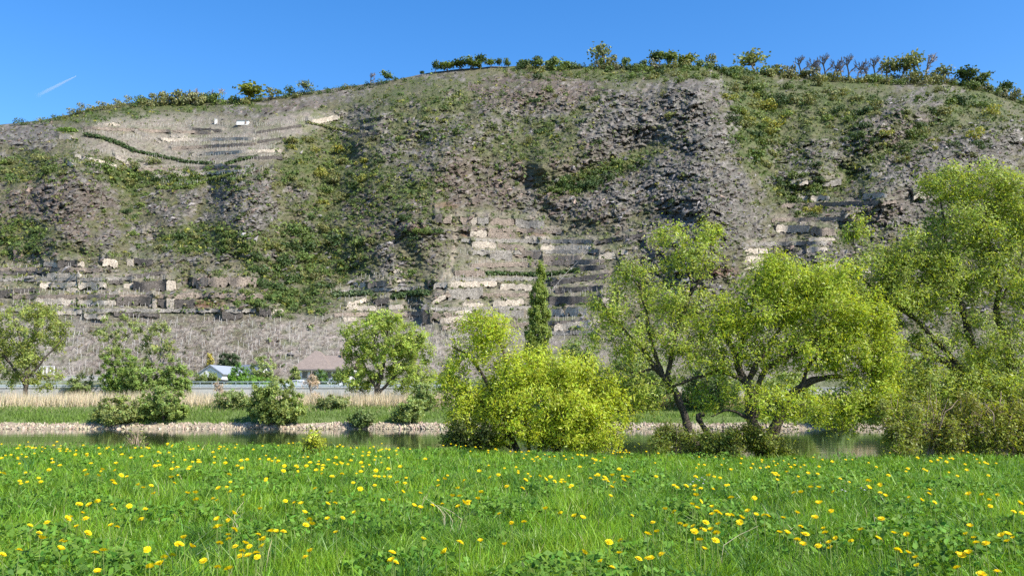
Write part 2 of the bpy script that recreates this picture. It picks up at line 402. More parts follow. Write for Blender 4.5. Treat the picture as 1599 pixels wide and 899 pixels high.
bed = (PYG * .83 + PXG * .50) / 19 + 1.1 * fbm(PXG / 60, PYG / 50, 23, 3); bed = bed - np.floor(bed); ledge = np.where(bed < .72, bed / .72, (1 - bed) / .28) * np.clip(.55 + fbm(PXG / 30, PYG / 24, 25, 3), 0, 1)
bed2 = (PYG * .62 + PXG * .78) / 8.5 + 1.3 * fbm(PXG / 26, PYG / 26, 27, 3); bed2 = bed2 - np.floor(bed2); ledge2 = np.where(bed2 < .7, bed2 / .7, (1 - bed2) / .3) * np.clip(.5 + fbm(PXG / 17, PYG / 15, 29, 2), 0, 1)
ur, vr = PXG * .86 + PYG * .50, PYG * .86 - PXG * .50        # along and across the beds (they rise to the right)
ur, vr = PXG * .86 - PYG * .50, PYG * .86 + PXG * .50
wv_ = 2.0 * fbm(PXG / 20, PYG / 20, 37, 2)
fa1 = facets((ur + 3 * wv_) / 26, (vr + wv_) / 10, 301, 1.6); fa2 = facets((ur + wv_) / 11, (vr + wv_) / 5.0, 302, 1.5); fa3 = facets(PXG / 7.5, PYG / 5.0, 303, 1.5)
D = D * up * 1.15
D = D + up * (0.012 * fbm(PXG / 70, PYG / 60, 41, 3) * (1 - VINE * .8))
D = D - up * ROCK * (0.0060 * crag + 0.0010 * fine + .0055 * ledge + .0034 * fa1 + .0020 * fa2 + .0012 * fa3) - up * (1 - VINE) * (0.0016 * fine + .0022 * crag2)
D = D - (0.0006 * fine * up)
YG = YG * (1 + D)

a_, _ = ray(PXG, PYG)
HP = np.stack([a_ * YG, YG, CAM_Z + E * YG], -1)                     # hillside points, rows x columns

# colours of ground, scree and rock; sunken facets and ledge hollows darker
def lerp(a, b, m): return a + (b - a) * m[..., None]
n1 = fbm(PXG / 22, PYG / 15, 7, 5); n2 = fbm(PXG / 7, PYG / 5, 8, 4); n3 = fbm(PXG / 70, PYG / 50, 9, 3)
C = np.empty(PXG.shape + (3,)); C[:] = (0.228, 0.207, 0.118)                # dry turf
C = lerp(C, np.array((0.140, 0.172, 0.050)), np.clip(.28 + .75 * GREEN + .6 * n1 + .35 * n3, 0, 1) * .95)
C = lerp(C, np.array((0.285, 0.25, 0.155)), np.clip(n2 * .9 - .15, 0, .7) * (1 - .5 * GREEN))
rockcol = lerp(np.broadcast_to(np.array((0.240, 0.218, 0.180)), C.shape), np.array((0.385, 0.345, 0.305)), np.clip(crag * .5 + n2 * .5, 0, 1))
rockcol = lerp(rockcol, np.array((0.262, 0.200, 0.152)), np.clip(SCREE * 1.0 + .4 * n1, 0, 1))
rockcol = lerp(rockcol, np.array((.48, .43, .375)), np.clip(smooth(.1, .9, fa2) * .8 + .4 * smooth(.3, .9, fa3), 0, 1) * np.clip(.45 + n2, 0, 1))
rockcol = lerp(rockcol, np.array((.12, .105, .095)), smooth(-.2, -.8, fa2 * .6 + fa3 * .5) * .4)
rm = smooth(.28, .66, ROCK * .95 + .38 * n1 + .18 * n2 - .35 * GREEN)
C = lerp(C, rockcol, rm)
vin = np.broadcast_to(np.array((0.335, 0.292, 0.240)), C.shape)
vin = lerp(vin, np.array((0.225, 0.225, 0.11)), np.clip(.22 + .9 * n1 + .3 * n2, 0, .85))
lowv = smooth(495, 510, PYG) * (PXG < 760)
vin = lerp(vin, np.array((0.43, 0.375, 0.315)), lowv * .9)
vin = lerp(vin, np.array((.20, .22, .09)), lowv * np.clip(1.3 * fbm(PXG / 30, PYG / 12, 83, 3) - .15, 0, .7))
for q in ([(345, 500), (318, 560)], [(415, 505), (385, 565)], [(232, 500), (205, 560)], [(500, 515), (478, 560)], [(300, 505), (275, 550)]): vin = lerp(vin, np.array((.52, .46, .39)), np.exp(-(dist_poly(q) / 1.6) ** 2) * .7)
C = lerp(C, vin, VINE * smooth(.0, .5, VINE + .25 * n1))
tr_m = np.zeros(PXG.shape)
for z_, tone, x0, x1, y0, y1, h in WALLS:
    c0, c1 = np.searchsorted(PXC, [x0 - 4, x1 + 4]); X = PXG[:, c0:c1]; Yp = PYG[:, c0:c1]; yt = y0 + (y1 - y0) * np.clip((X - x0) / (x1 - x0), -.2, 1.2)
    tr_m[:, c0:c1] = np.maximum(tr_m[:, c0:c1], smooth(x0 - 4, x0, X) * smooth(x1 + 4, x1, X) * smooth(yt + 1, yt - .5, Yp) * smooth(yt - 1.1 * h - 2, yt - .5 * h, Yp))
C = lerp(C, lerp(np.broadcast_to(np.array((.40, .345, .265)), C.shape), np.array((.20, .225, .09)), np.clip(.30 + 1.1 * n1, 0, 1)), tr_m * .8)
redp = ell(322, 475, 24, 5) * .8 + ell(695, 322, 20, 6) * .4 + ell(728, 365, 8, 5) * .7 + ell(655, 362, 14, 8) * .5 + ell(840, 365, 14, 6) * .4 + ell(1130, 425, 20, 8) * .6
C = lerp(C, np.array((0.33, 0.155, 0.10)), np.clip(redp, 0, .8))
pale = ell(235, 360, 12, 12) * .8 + np.exp(-(dist_poly([(704, 337), (711, 362), (709, 390), (701, 424)]) / 3.2) ** 2) * 1.3 + ell(703, 431, 15, 6) * .6 + ell(1334, 310, 5, 30, 8) * .6
C = lerp(C, np.array((0.46, 0.39, 0.29)), np.clip(pale, 0, .9))
C = C * (1 + .22 * fine)[..., None] * (1 + .12 * perlin(PXG / 2.7, PYG / 2.7, 66))[..., None]
C = lerp(C, np.array((.40, .35, .275)), np.clip(ell(290, 222, 160, 42, 0, .25, .2) * (.55 + .6 * n2), 0, .8))
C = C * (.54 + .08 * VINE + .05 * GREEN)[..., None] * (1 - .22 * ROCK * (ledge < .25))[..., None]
C = np.clip(C, .015, .7)

# toe of the slope down to the road, and the plateau behind the skyline
toe = []; nt_ = 5
for i in range(nt_):
    f = i / nt_
    Yt = 156.5 + (YB - 156.5) * f
    zt = 5.85 + (HP[0, :, 2] - 5.85) * f ** 1.2
    toe.append(np.stack([HP[0, :, 0] * Yt / YB, np.full(len(PXC), Yt), zt], -1))
back = []
for i in range(1, 7):
    q = HP[-1].copy(); d = i * i * 8.0
    q[:, 0] *= (q[:, 1] + d) / q[:, 1]; q[:, 1] += d; q[:, 2] += 0.1 * d * (1 - d / 900)
    back.append(q)
HV = np.concatenate([np.array(toe), HP, np.array(back)])
HC = np.concatenate([np.repeat(C[:1] * np.array((.8, .95, .6)), nt_, 0), C, np.repeat(C[-1:], 6, 0)])
nr, nc = HV.shape[:2]
ii = np.arange(nr - 1)[:, None] * nc + np.arange(nc - 1)[None]
quads = np.stack([ii, ii + 1, ii + nc + 1, ii + nc], -1).reshape(-1, 4)

def hill_material():
    m, nt, out = mat_new("hillside_ground")
    tc = N(nt, "ShaderNodeTexCoord"); vec = tc.outputs["Object"]
    a = N(nt, "ShaderNodeVertexColor", layer_name="Col")
    n = noise(nt, 1.1, 6, 0.72, vec); r = ramp(nt, n.outputs[0], [(0.30, g3(.60)), (0.55, g3(1.0)), (0.72, g3(1.45))])
    c = mixc(nt, 1.0, a.outputs[0], r.outputs[0], 'MULTIPLY')
    nb = noise(nt, .33, 5, 0.7, vec); rb = ramp(nt, nb.outputs[0], [(0.35, (.90, .96, .88)), (0.65, (1.08, 1.03, 1.05))])
    c = mixc(nt, 1.0, c, rb.outputs[0], 'MULTIPLY')
    p = N(nt, "ShaderNodeBsdfPrincipled"); p.inputs["Roughness"].default_value = .85; p.inputs["Specular IOR Level"].default_value = .25
    nt.links.new(c, p.inputs["Base Color"])
    n2_ = noise(nt, .9, 6, .75, vec)
    b = N(nt, "ShaderNodeBump"); b.inputs["Strength"].default_value = .75; b.inputs["Distance"].default_value = 1.0
    nt.links.new(n2_.outputs[0], b.inputs["Height"]); nt.links.new(b.outputs[0], p.inputs["Normal"])
    nt.links.new(p.outputs[0], out.inputs[0]); return m
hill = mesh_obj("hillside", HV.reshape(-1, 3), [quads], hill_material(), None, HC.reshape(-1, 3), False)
tag(hill, "steep slate hillside with terraces, scree and scrub", None, None, "structure")

def hill_at(px, py):
    """point(s) of the hillside seen at that pixel"""
    px = np.asarray(px, float); py = np.asarray(py, float)
    c = np.clip(np.interp(px, PXC, np.arange(len(PXC))), 0, len(PXC) - 1.001)
    s = np.interp(px, PXC, sky_py); t = np.clip((py - BASE_PY) / (s - BASE_PY), 0, .9999) * (NT - 1)
    c0 = c.astype(int); t0 = t.astype(int); fc = (c - c0)[..., None]; ft = (t - t0)[..., None]
    return (HP[t0, c0] * (1 - fc) * (1 - ft) + HP[t0, c0 + 1] * fc * (1 - ft) + HP[t0 + 1, c0] * (1 - fc) * ft + HP[t0 + 1, c0 + 1] * fc * ft)
def field_at(G, px, py):
    c = np.clip(np.round(np.interp(px, PXC, np.arange(len(PXC)))), 0, len(PXC) - 1).astype(int)
    s = np.interp(px, PXC, sky_py); t = np.clip((py - BASE_PY) / (s - BASE_PY), 0, 1) * (NT - 1)
    return G[np.round(t).astype(int), c]

# terrace walls ----------------------------------------------------
def wall_material(name, c1, c2, mortar, sc=2.0):
    m, nt, out = mat_new(name)
    tc = N(nt, "ShaderNodeTexCoord"); mp = N(nt, "ShaderNodeMapping"); mp.inputs["Scale"].default_value = (1.0, 1.0, 2.1)
    nt.links.new(tc.outputs["Object"], mp.inputs[0])
    v = N(nt, "ShaderNodeTexVoronoi"); v.inputs["Scale"].default_value = sc; nt.links.new(mp.outputs[0], v.inputs["Vector"])
    ve = N(nt, "ShaderNodeTexVoronoi", feature='DISTANCE_TO_EDGE'); ve.inputs["Scale"].default_value = sc; nt.links.new(mp.outputs[0], ve.inputs["Vector"])
    sep = N(nt, "ShaderNodeSeparateColor"); nt.links.new(v.outputs["Color"], sep.inputs[0])
    c = mixc(nt, sep.outputs[0], c1, c2)
    nz = noise(nt, .5, 5, .7, tc.outputs["Object"]); r = ramp(nt, nz.outputs[0], [(.3, g3(.50)), (.7, g3(1.2))])
    c = mixc(nt, 1.0, c, r.outputs[0], 'MULTIPLY')
    e = ramp(nt, ve.outputs[0], [(0.0, g3(0)), (0.09, g3(1))])
    c = mixc(nt, e.outputs[0], mortar, c)
    p = N(nt, "ShaderNodeBsdfPrincipled"); p.inputs["Roughness"].default_value = .9; p.inputs["Specular IOR Level"].default_value = .2
    nt.links.new(c, p.inputs["Base Color"])
    b = N(nt, "ShaderNodeBump"); b.inputs["Strength"].default_value = .8; b.inputs["Distance"].default_value = .12
    nt.links.new(e.outputs[0], b.inputs["Height"]); nt.links.new(b.outputs[0], p.inputs["Normal"])
    nt.links.new(p.outputs[0], out.inputs[0]); return m
WM = {"cream": wall_material("wall_stone_cream", (.66, .57, .45), (.47, .40, .32), (.26, .22, .17)),
      "dark": wall_material("wall_stone_dark_shaded", (.115, .10, .088), (.17, .148, .128), (.055, .048, .04)),  # in the fan this stone carries the walls' shade in its colour
      "brown": wall_material("wall_stone_brown", (.37, .30, .235), (.25, .20, .16), (.11, .09, .07)),
      "grey": wall_material("wall_stone_grey", (.38, .345, .295), (.26, .235, .20), (.12, .11, .095)),
      "pink": wall_material("wall_stone_pink", (.40, .28, .23), (.30, .22, .18), (.15, .12, .10))}
ZONE = {"low": "on the lower terraces", "mid": "beside the bushy gully", "fan": "in the fan of terraces",
        "ruin": "beyond the grey ridge", "top": "in the high vineyard"}
TONE = {"cream": "pale cream", "dark": "dark slate", "brown": "brown stone", "grey": "grey stone", "pink": "pinkish"}
ORD = ["first","second","third","fourth","fifth","sixth","seventh","eighth","ninth","tenth","eleventh","twelfth","thirteenth","fourteenth","fifteenth","sixteenth","seventeenth","eighteenth","nineteenth","twentieth",
       "twenty-first","twenty-second","twenty-third","twenty-fourth","twenty-fifth","twenty-sixth","twenty-seventh","twenty-eighth","twenty-ninth","thirtieth"]
by = {}
for w in WALLS: by.setdefault((w[0], w[1]), []).append(w)
rg = RNG(4)
for (zn, tone), lst in by.items():
    lst.sort(key=lambda w: (w[4] + w[5]) / 2)
    for i, (_, _, x0, x1, y0, y1, h) in enumerate(lst):
        h = h * .86; y0 = y0 + .08 * h; y1 = y1 + .08 * h
        n = max(4, int((x1 - x0) / 2.2))
        xs = np.linspace(x0, x1, n); yt = np.linspace(y0, y1, n) + rg.normal(0, .35, n) + .22 * h * fbm(xs / 9, xs * 0, int(x0 + y0), 3); hh = h * (1 + rg.normal(0, .06, n) + .45 * fbm(xs / 11, xs * 0 + 7, int(x0 + y1), 3))
        if tone in ("cream", "brown") and n > 6:                     # broken ends
            yt[0] += h * .35; yt[-1] += h * .3; hh[0] *= .6; hh[-1] *= .65
        Pb = hill_at(xs, yt + hh); Pt = hill_at(xs, yt)
        Yf = np.minimum(Pb[:, 1], Pt[:, 1]) - .18
        kk = np.ones(7) / 7
        for _ in range(2): Yf = np.convolve(np.pad(Yf, 3, mode='edge'), kk, 'valid')
        Yf = Yf - .10
        bf = ats(xs, yt + hh + 1.0, Yf - .1); tf = ats(xs, yt, Yf + .12)
        tb = tf + np.array([0, 1.0, 0.03]); bb = bf + np.array([0, 1.3, 0])
        m = n // 2
        org = bf[m].copy()
        V = np.concatenate([bf, tf, tb, bb]) - org
        j = np.arange(n - 1)
        fs = [np.stack([j, j + 1, n + j + 1, n + j], -1), np.stack([n + j, n + j + 1, 2*n + j + 1, 2*n + j], -1), np.stack([2*n + j, 2*n + j + 1, 3*n + j + 1, 3*n + j], -1)]
        fs.append(np.array([[0, n, 2*n, 3*n], [n-1, 4*n-1, 3*n-1, 2*n-1]]))
        o = mesh_obj("terrace_wall", V, fs, WM[tone], None, None, False); o.location = tuple(org)
        if len(lst) == 1: lab = f"{TONE[tone]} dry stone wall {ZONE[zn]}"
        else: lab = f"{TONE[tone]} dry stone wall {ZONE[zn]}, {ORD[i]} from top"
        tag(o, lab, "stone wall", "dry stone terrace walls", "thing")
# ------------------------------------------------------------------ foliage builders
def unit_vecs(rg, n):
    v = rg.normal(size=(n, 3)); return v / (np.linalg.norm(v, axis=1, keepdims=True) + 1e-9)
def leaf_quads(rg, P, nrm, L, W, col, fold=0.0):
    """diamond leaves: centres P, rough normals nrm, length L, width W (arrays), colours col"""
    n = len(P); t = np.cross(nrm, unit_vecs(rg, n)); t /= np.linalg.norm(t, axis=1, keepdims=True) + 1e-9
    b = np.cross(nrm, t)
    L = np.broadcast_to(L, (n,))[:, None]; W = np.broadcast_to(W, (n,))[:, None]
    V = np.stack([P - t * L * .5, P + b * W * .5 - t * L * .05, P + t * L * .5, P - b * W * .5 - t * L * .05], 1)
    f = np.arange(n * 4).reshape(n, 4)
    return V.reshape(-1, 3), f, np.repeat(col, 4, 0)
def leaf_tris(rg, P, nrm, L, W, col):
    n = len(P); t = np.cross(nrm, unit_vecs(rg, n)); t /= np.linalg.norm(t, axis=1, keepdims=True) + 1e-9
    b = np.cross(nrm, t); L = np.broadcast_to(L, (n,))[:, None]; W = np.broadcast_to(W, (n,))[:, None]
    V = np.stack([P - t * L * .45 - b * W * .5, P - t * L * .35 + b * W * .5, P + t * L * .55], 1)
    return V.reshape(-1, 3), np.arange(n * 3).reshape(n, 3), np.repeat(col, 3, 0)
def vary(rg, base, n, amp=.18, hue=.10):
    c = np.array(base)[None] * (1 + rg.normal(0, amp, (n, 1)))
    c = c * (1 + rg.normal(0, hue, (n, 3)) * np.array([1, .35, .8])); return np.clip(c, .005, .9)

def blob_leaves(seed, base, n=420, lobes=9, leaf=.20, flat=.8, droop=0.0, top=1.15):
    """leaves of a loose shrub about 2 wide and 1.6 high, standing on z=0"""
    rg = RNG(seed)
    C_ = np.stack([rg.normal(0, .42, lobes), rg.normal(0, .42, lobes), rg.uniform(.25, top, lobes) * flat], -1)
    C_[:, :2] *= (1.15 - .45 * C_[:, 2:3] / (top * flat)); r = rg.uniform(.32, .58, lobes)
    k = rg.integers(0, lobes, n); d = unit_vecs(rg, n); rr = rg.uniform(.55, 1.08, n) ** .6
    P = C_[k] + d * (r[k] * rr)[:, None] * np.array([1, 1, .8]); P[:, 2] = np.abs(P[:, 2]) * .97 + .02
    nrm = d + rg.normal(0, .55, (n, 3)) + np.array([0, 0, .35]); nrm /= np.linalg.norm(nrm, axis=1, keepdims=True)
    lobtone = 1 + rg.normal(0, .10, lobes)
    col = vary(rg, base, n) * lobtone[k][:, None]
    sz = leaf * rg.uniform(.7, 1.35, n)
    return leaf_quads(rg, P, nrm, sz, sz * .75, col)

PAL = {"dark": (.066, .104, .034), "mid": (.130, .178, .045), "olive": (.185, .192, .070), "yellow": (.255, .255, .050), "grey": (.185, .185, .105), "bright": (.125, .205, .034)}
LEAF = leaf_material("shrub_leaves", trans=.22, rough=.6, spec=.25, rnd=.16)
BARK = plain_material("bark_brown", (.105, .085, .066), .9, .2, 9, .35, .5)
BARK_GREY = plain_material("bark_grey", (.23, .20, .18), .9, .2, 9, .3, .4)
SHRUB = {}
for pn, base in PAL.items():
    for k_ in range(4):
        V, f, c = blob_leaves(hash((pn == "dark", pn == "mid", pn == "olive", pn == "yellow", k_)) % 9999 if False else 100 + 10 * list(PAL).index(pn) + k_, base, 380, 8 + k_, .21, [.75, .95, 1.15, .6][k_])
        o = mesh_obj("shrub_shape", V, [f], LEAF, None, c, False, link=False); SHRUB[(pn, k_)] = o.data
        bpy.data.objects.remove(o)

# ------------------------------------------------------------------ loose rock and low scrub over the slope (nobody could count it)
rg = RNG(11)
cand_px = rg.uniform(-60, 1660, 160000); cand_t = rg.uniform(.02, .995, 160000)
s_ = np.interp(cand_px, PXC, sky_py); cand_py = BASE_PY + cand_t * (s_ - BASE_PY)
w_rock = field_at(rm, cand_px, cand_py); w_v = field_at(VINE, cand_px, cand_py); w_g = field_at(GREEN, cand_px, cand_py); w_n = field_at(n1, cand_px, cand_py)
w_s = field_at(SCREE, cand_px, cand_py)
sel = rg.uniform(size=len(cand_px)) < (.012 + .13 * w_rock * (1 - .45 * w_s) * np.clip(.6 + 1.6 * perlin(cand_px / 11, cand_py / 9, 44), 0, 1.6)) * (1 - .9 * w_v)
P = hill_at(cand_px[sel], cand_py[sel]); n = len(P)
OCT = np.array([[1,0,0],[-1,0,0],[0,1,0],[0,-1,0],[0,0,1],[0,0,-1]], float)
OF = np.array([[0,2,4],[2,1,4],[1,3,4],[3,0,4],[2,0,5],[1,2,5],[3,1,5],[0,3,5]])
sz = np.exp(rg.normal(-.85, .55, n)); sz = np.clip(sz, .12, .95)
Vr = OCT[None] * (sz[:, None, None] * rg.uniform(.5, 1.25, (n, 6, 1))) * np.array([1.5, .8, .62])
ang = math.radians(28) + rg.normal(0, .35, n); ca, sa = np.cos(ang)[:, None], np.sin(ang)[:, None]        # beds dip towards the lower left
x, z = Vr[..., 0].copy(), Vr[..., 2].copy(); Vr[..., 0] = x * ca - z * sa; Vr[..., 2] = x * sa + z * ca
yaw = rg.normal(0, .6, n); ca, sa = np.cos(yaw)[:, None], np.sin(yaw)[:, None]
x, y = Vr[..., 0].copy(), Vr[..., 1].copy(); Vr[..., 0] = x * ca - y * sa; Vr[..., 1] = x * sa + y * ca
Vr = Vr + P[:, None] + np.array([0, -.05, .12])
rc = np.where(rg.uniform(size=(n, 1)) < .25 + .5 * w_s[sel][:, None], np.array((.17, .125, .098)), np.array((.175, .158, .146))) * np.exp(rg.normal(-.1, .38, (n, 1)))
STONE = plain_material("slate_blocks", (1, 1, 1), .8, .35, 1.3, .3, .6, attr=True)
o = mesh_obj("slate_rubble", Vr.reshape(-1, 3), [(OF[None] + (np.arange(n) * 6)[:, None, None]).reshape(-1, 3)], STONE, None, np.repeat(rc, 6, 0))
tag(o, "loose slate blocks and ledges strewn over the hillside", "rubble", None, "stuff")
print("rubble", n)

wt = (.17 + .40 * np.clip(w_g + .35 * w_n, 0, 1) + .06 * np.clip(w_n, -.5, 1)) * (1 - .88 * np.clip((w_v - .25) * 1.45, 0, 1)) * (1 - .34 * w_rock) * np.where(cand_py < 515, 1, .45)
sel = rg.uniform(size=len(cand_px)) < wt
P = hill_at(cand_px[sel], cand_py[sel]); n = len(P); K = 9
g_ = np.clip(w_g[sel] + .3 * w_n[sel] + rg.normal(0, .3, n), 0, 1)
s = np.clip(np.exp(rg.normal(-.50, .46, n)), .22, 1.8) * (.75 + .5 * g_)
d = unit_vecs(rg, n * K).reshape(n, K, 3); d[..., 2] = np.abs(d[..., 2])
cen = P[:, None] + d * (s[:, None, None] * rg.uniform(.25, .95, (n, K, 1))) * np.array([1, 1, .75])
cen = cen.reshape(-1, 3)
pal = np.array([(.21, .18, .095), (.155, .162, .054), (.120, .158, .038), (.066, .106, .024), (.20, .205, .038)])
ci = np.where(g_ < .25, rg.choice([0, 1, 1, 2, 2, 3], n), np.where(g_ < .6, rg.choice([1, 2, 2, 2, 3, 3, 4], n), rg.choice([2, 2, 3, 3, 3, 3, 4], n)))
tc_ = pal[ci] * rg.uniform(.75, 1.25, (n, 1))
lc = np.repeat(tc_, K, 0) * rg.uniform(.75, 1.25, (n * K, 1))
ss = np.repeat(s, K) * rg.uniform(.35, .6, n * K)
nv = (d + rg.normal(0, .5, d.shape)).reshape(-1, 3); nv /= np.linalg.norm(nv, axis=1, keepdims=True)
t = np.cross(nv, unit_vecs(rg, n * K)); t /= np.linalg.norm(t, axis=1, keepdims=True); b = np.cross(nv, t)
V = np.stack([cen - t * ss[:, None] * .6, cen + t * ss[:, None] * .6, cen + b * ss[:, None] * .9], 1)
SCRUB = leaf_material("scrub_leaves", trans=.15, rough=.7, spec=.2)
o = mesh_obj("scrub", V.reshape(-1, 3), [np.arange(n * K * 3).reshape(-1, 3)], SCRUB, None, np.repeat(lc, 3, 0))
tag(o, "low scrub and dry tufts covering the hillside", "scrub", None, "stuff")
print("scrub", n, n * K)

# ------------------------------------------------------------------ shrubs on the slope, each a thing
SHRUBS = []       # (screen size, palette, shape, location, size, turn, height factor, phrase, group, photo x)
def put_shrub(pn, k, loc, size, rz, phrase, group, zs, px):
    SHRUBS.append((size / loc[1], pn, int(k), np.array(loc), size, rz, zs, phrase, group, px))
ZONES = [  # phrase, group, count, (cx,cy,rx,ry,rot), size range in photo px (half width), palettes
 ("in the gully below the high vineyard", 18, (510, 255, 75, 65, 0), (8, 17), ["yellow", "olive", "mid", "olive"]),
 ("in the dense thicket of the lower gully", 34, (485, 395, 95, 62, 0), (8, 19), ["dark", "mid", "dark", "olive"]),
 ("in the side gully behind the grey ridge", 34, (1172, 175, 34, 85, -18), (9, 19), ["mid", "olive", "yellow", "mid", "dark"]),
 ("under the bare skyline trees", 26, (1290, 165, 85, 34, 8), (8, 18), ["olive", "mid", "olive", "dark"]),
 ("on the dark green band across the bowl", 24, (928, 277, 80, 14, -19), (8, 14), ["dark", "mid", "dark", "olive"]),
 ("just below the brow of the hill", 42, (960, 117, 190, 9, 0), (7, 13), ["mid", "dark", "mid", "olive"]),
 ("below the curved edge of the high vineyard", 26, (225, 270, 100, 20, 5), (7, 14), ["mid", "dark", "mid", "olive"]),
 ("around the rock knob under the high vineyard", 16, (395, 285, 60, 14, 0), (6, 11), ["dark", "mid", "olive"]),
 ("in the cleft between the two rock knobs", 10, (205, 335, 14, 35, 10), (7, 12), ["mid", "dark"]),
 ("on the ledge above the lower terraces", 22, (310, 378, 85, 25, 5), (6, 12), ["mid", "dark", "olive"]),
 ("on the far slope beyond the ridge", 34, (1460, 195, 130, 60, -8), (7, 18), ["mid", "yellow", "olive", "dark"]),
 ("near the ruined terraces", 16, (1250, 290, 45, 55, 0), (8, 15), ["dark", "yellow", "mid"]),
 ("among the terraces beside the vineyard", 20, (440, 468, 75, 26, 0), (7, 13), ["mid", "dark", "mid"]),
 ("scattered on the open rocky face", 40, (720, 230, 190, 90, -8), (5, 10), ["olive", "mid", "grey", "dark"]),
 ("on the slope at the edge of the scree", 20, (590, 320, 90, 70, 0), (6, 12), ["mid", "dark", "olive"]),
 ("below the broken rocks at the hill's end", 16, (45, 265, 65, 25, 0), (7, 13), ["olive", "mid"]),
 ("at the foot of the big rock knob", 10, (30, 375, 35, 35, 0), (7, 12), ["mid", "dark"]),
 ("on the slope left of the terrace fan", 30, (560, 370, 130, 80, 0), (6, 13), ["dark", "mid", "olive", "mid"]),
 ("across the broken upper slope", 30, (800, 200, 260, 60, -8), (6, 12), ["mid", "olive", "dark"]),
 ("on the grey ridge", 14, (1060, 280, 110, 90, 0), (4, 8), ["olive", "dark", "mid"]),
]
FAMILY = {"dark": "dark green", "mid": "green", "olive": "olive", "yellow": "yellow-green", "grey": "grey-green", "bright": "bright green"}
rg = RNG(21)
for phrase, cnt, (cx, cy, rx, ry, rot), (s0, s1), pals in ZONES:
    c, sn = math.cos(math.radians(rot)), math.sin(math.radians(rot))
    items = []
    for i in range(cnt):
        for _ in range(12):                                        # keep some distance between neighbours
            r = math.sqrt(rg.uniform()); th = rg.uniform(0, 2 * math.pi); ex, ey = r * rx * math.cos(th), r * ry * math.sin(th)
            px, py = cx + ex * c - ey * sn, cy + ex * sn + ey * c
            if all((px - q[0]) ** 2 + (py - q[1]) ** 2 > 90 for q in items): break
        if py < np.interp(px, PXC, sky_py) + 3: py = np.interp(px, PXC, sky_py) + 4
        items.append((px, py, rg.uniform(s0, s1), pals[rg.integers(len(pals))]))
    for px, py, sp, pn in items:
        p = hill_at(px, py + sp * .35); size = sp * p[1] / F * .92
        put_shrub(pn, rg.integers(4), p - np.array([0, 0, .25 * size]), size, rg.uniform(0, 6.28), phrase, "shrubs " + phrase, rg.uniform(.8, 1.15), px)

# clipped-looking dark hedges and brambles along terrace edges
def hedge(label, pts, half, base, seed, name="hedge"):
    rg = RNG(seed); pts = np.array(pts, float); L = np.hypot(*np.diff(pts, axis=0).T).sum(); n = int(L * half * 3.2) + 60
    tt = np.linspace(0, 1, len(pts)); u = rg.uniform(0, 1, n)
    px = np.interp(u, tt, pts[:, 0]); py = np.interp(u, tt, pts[:, 1]) + half * .6
    P = hill_at(px, py); h = half * P[:, 1] / F * (1 + .3 * perlin(px / 13, py * 0, seed))
    d = unit_vecs(rg, n); d[:, 2] = np.abs(d[:, 2]); C_ = P + d * (h * rg.uniform(.5, 1.05, n))[:, None] * np.array([1.1, 1.0, 1.25])
    nrm = d + rg.normal(0, .5, (n, 3)); nrm /= np.linalg.norm(nrm, axis=1, keepdims=True)
    org = P.mean(0); V, f, c = leaf_quads(rg, C_ - org, nrm, .62 * rg.uniform(.6, 1.3, n), .5, vary(rg, base, n))
    o = mesh_obj(name, V, [f], LEAF, None, c); o.location = tuple(org); tag(o, label, "hedge", "hedges and brambles on terrace edges"); return o
hedge("dark hedge running downhill across the high vineyard, upper piece", [(132, 209), (160, 214), (188, 224), (212, 235)], 5.5, PAL["dark"], 1)
hedge("dark hedge along the lower edge of the high vineyard, long middle piece", [(214, 236), (250, 243), (290, 252), (330, 254)], 4.2, PAL["dark"], 2)
hedge("short dark hedge at the right lower edge of the high vineyard", [(354, 255), (375, 249), (402, 243)], 4.5, PAL["dark"], 3)
hedge("small square green hedge at the corner of the high vineyard", [(92, 201), (117, 203)], 6, PAL["bright"], 4)
hedge("long dark hedge on a tread of the terrace fan", [(757, 426), (790, 426), (835, 428), (870, 426), (905, 420)], 5, PAL["dark"], 5)
hedge("low green netting built as a hedge on terraces beside the staked vineyard", [(521, 458), (550, 458), (580, 455)], 7, (.11, .15, .065), 6)  # a patch of green netting, modelled with hedge leaves
hedge("dark bramble row beside the terrace fan", [(612, 462), (635, 458), (668, 456)], 7, PAL["dark"], 7)
hedge("dark bramble hedge above the lower terraces near the gully", [(390, 437), (415, 443), (440, 448)], 8, PAL["dark"], 8)
hedge("green curved turf hedge under the stakes of the high vineyard", [(245, 292), (275, 294), (300, 290), (330, 279), (365, 270)], 3.5, PAL["mid"], 9)
hedge("green turf line on ledge below the skyline meadow", [(480, 190), (520, 200), (560, 205)], 3.5, PAL["olive"], 10)

# ------------------------------------------------------------------ trees along the skyline
def grow(mb, rg, p, d, L, r, depth, ends, spread=.55, up=.15, seg=4, k=5, col=None, split=(2, 4), shrink=.68, thin=.58):
    pts = [p]; q = p.copy(); dd = d.copy()
    for i in range(seg):
        dd = dd + rg.normal(0, .13, 3) + np.array([0, 0, up * .25]); dd /= np.linalg.norm(dd); q = q + dd * L / seg; pts.append(q)
    mb.tube(np.array(pts), np.linspace(r, r * .62, seg + 1), k if depth > 1 else 3, col)
    if depth == 0: ends.append((q, dd)); return
    for i in range(rg.integers(*split)):
        nd = dd + unit_vecs(rg, 1)[0] * spread; nd[2] += up; nd /= np.linalg.norm(nd)
        j = -1 if i == 0 else rg.integers(seg // 2, seg + 1)
        grow(mb, rg, pts[j], nd, L * shrink * rg.uniform(.8, 1.15), r * thin, depth - 1, ends, spread, up, seg, k, col, split, shrink, thin)
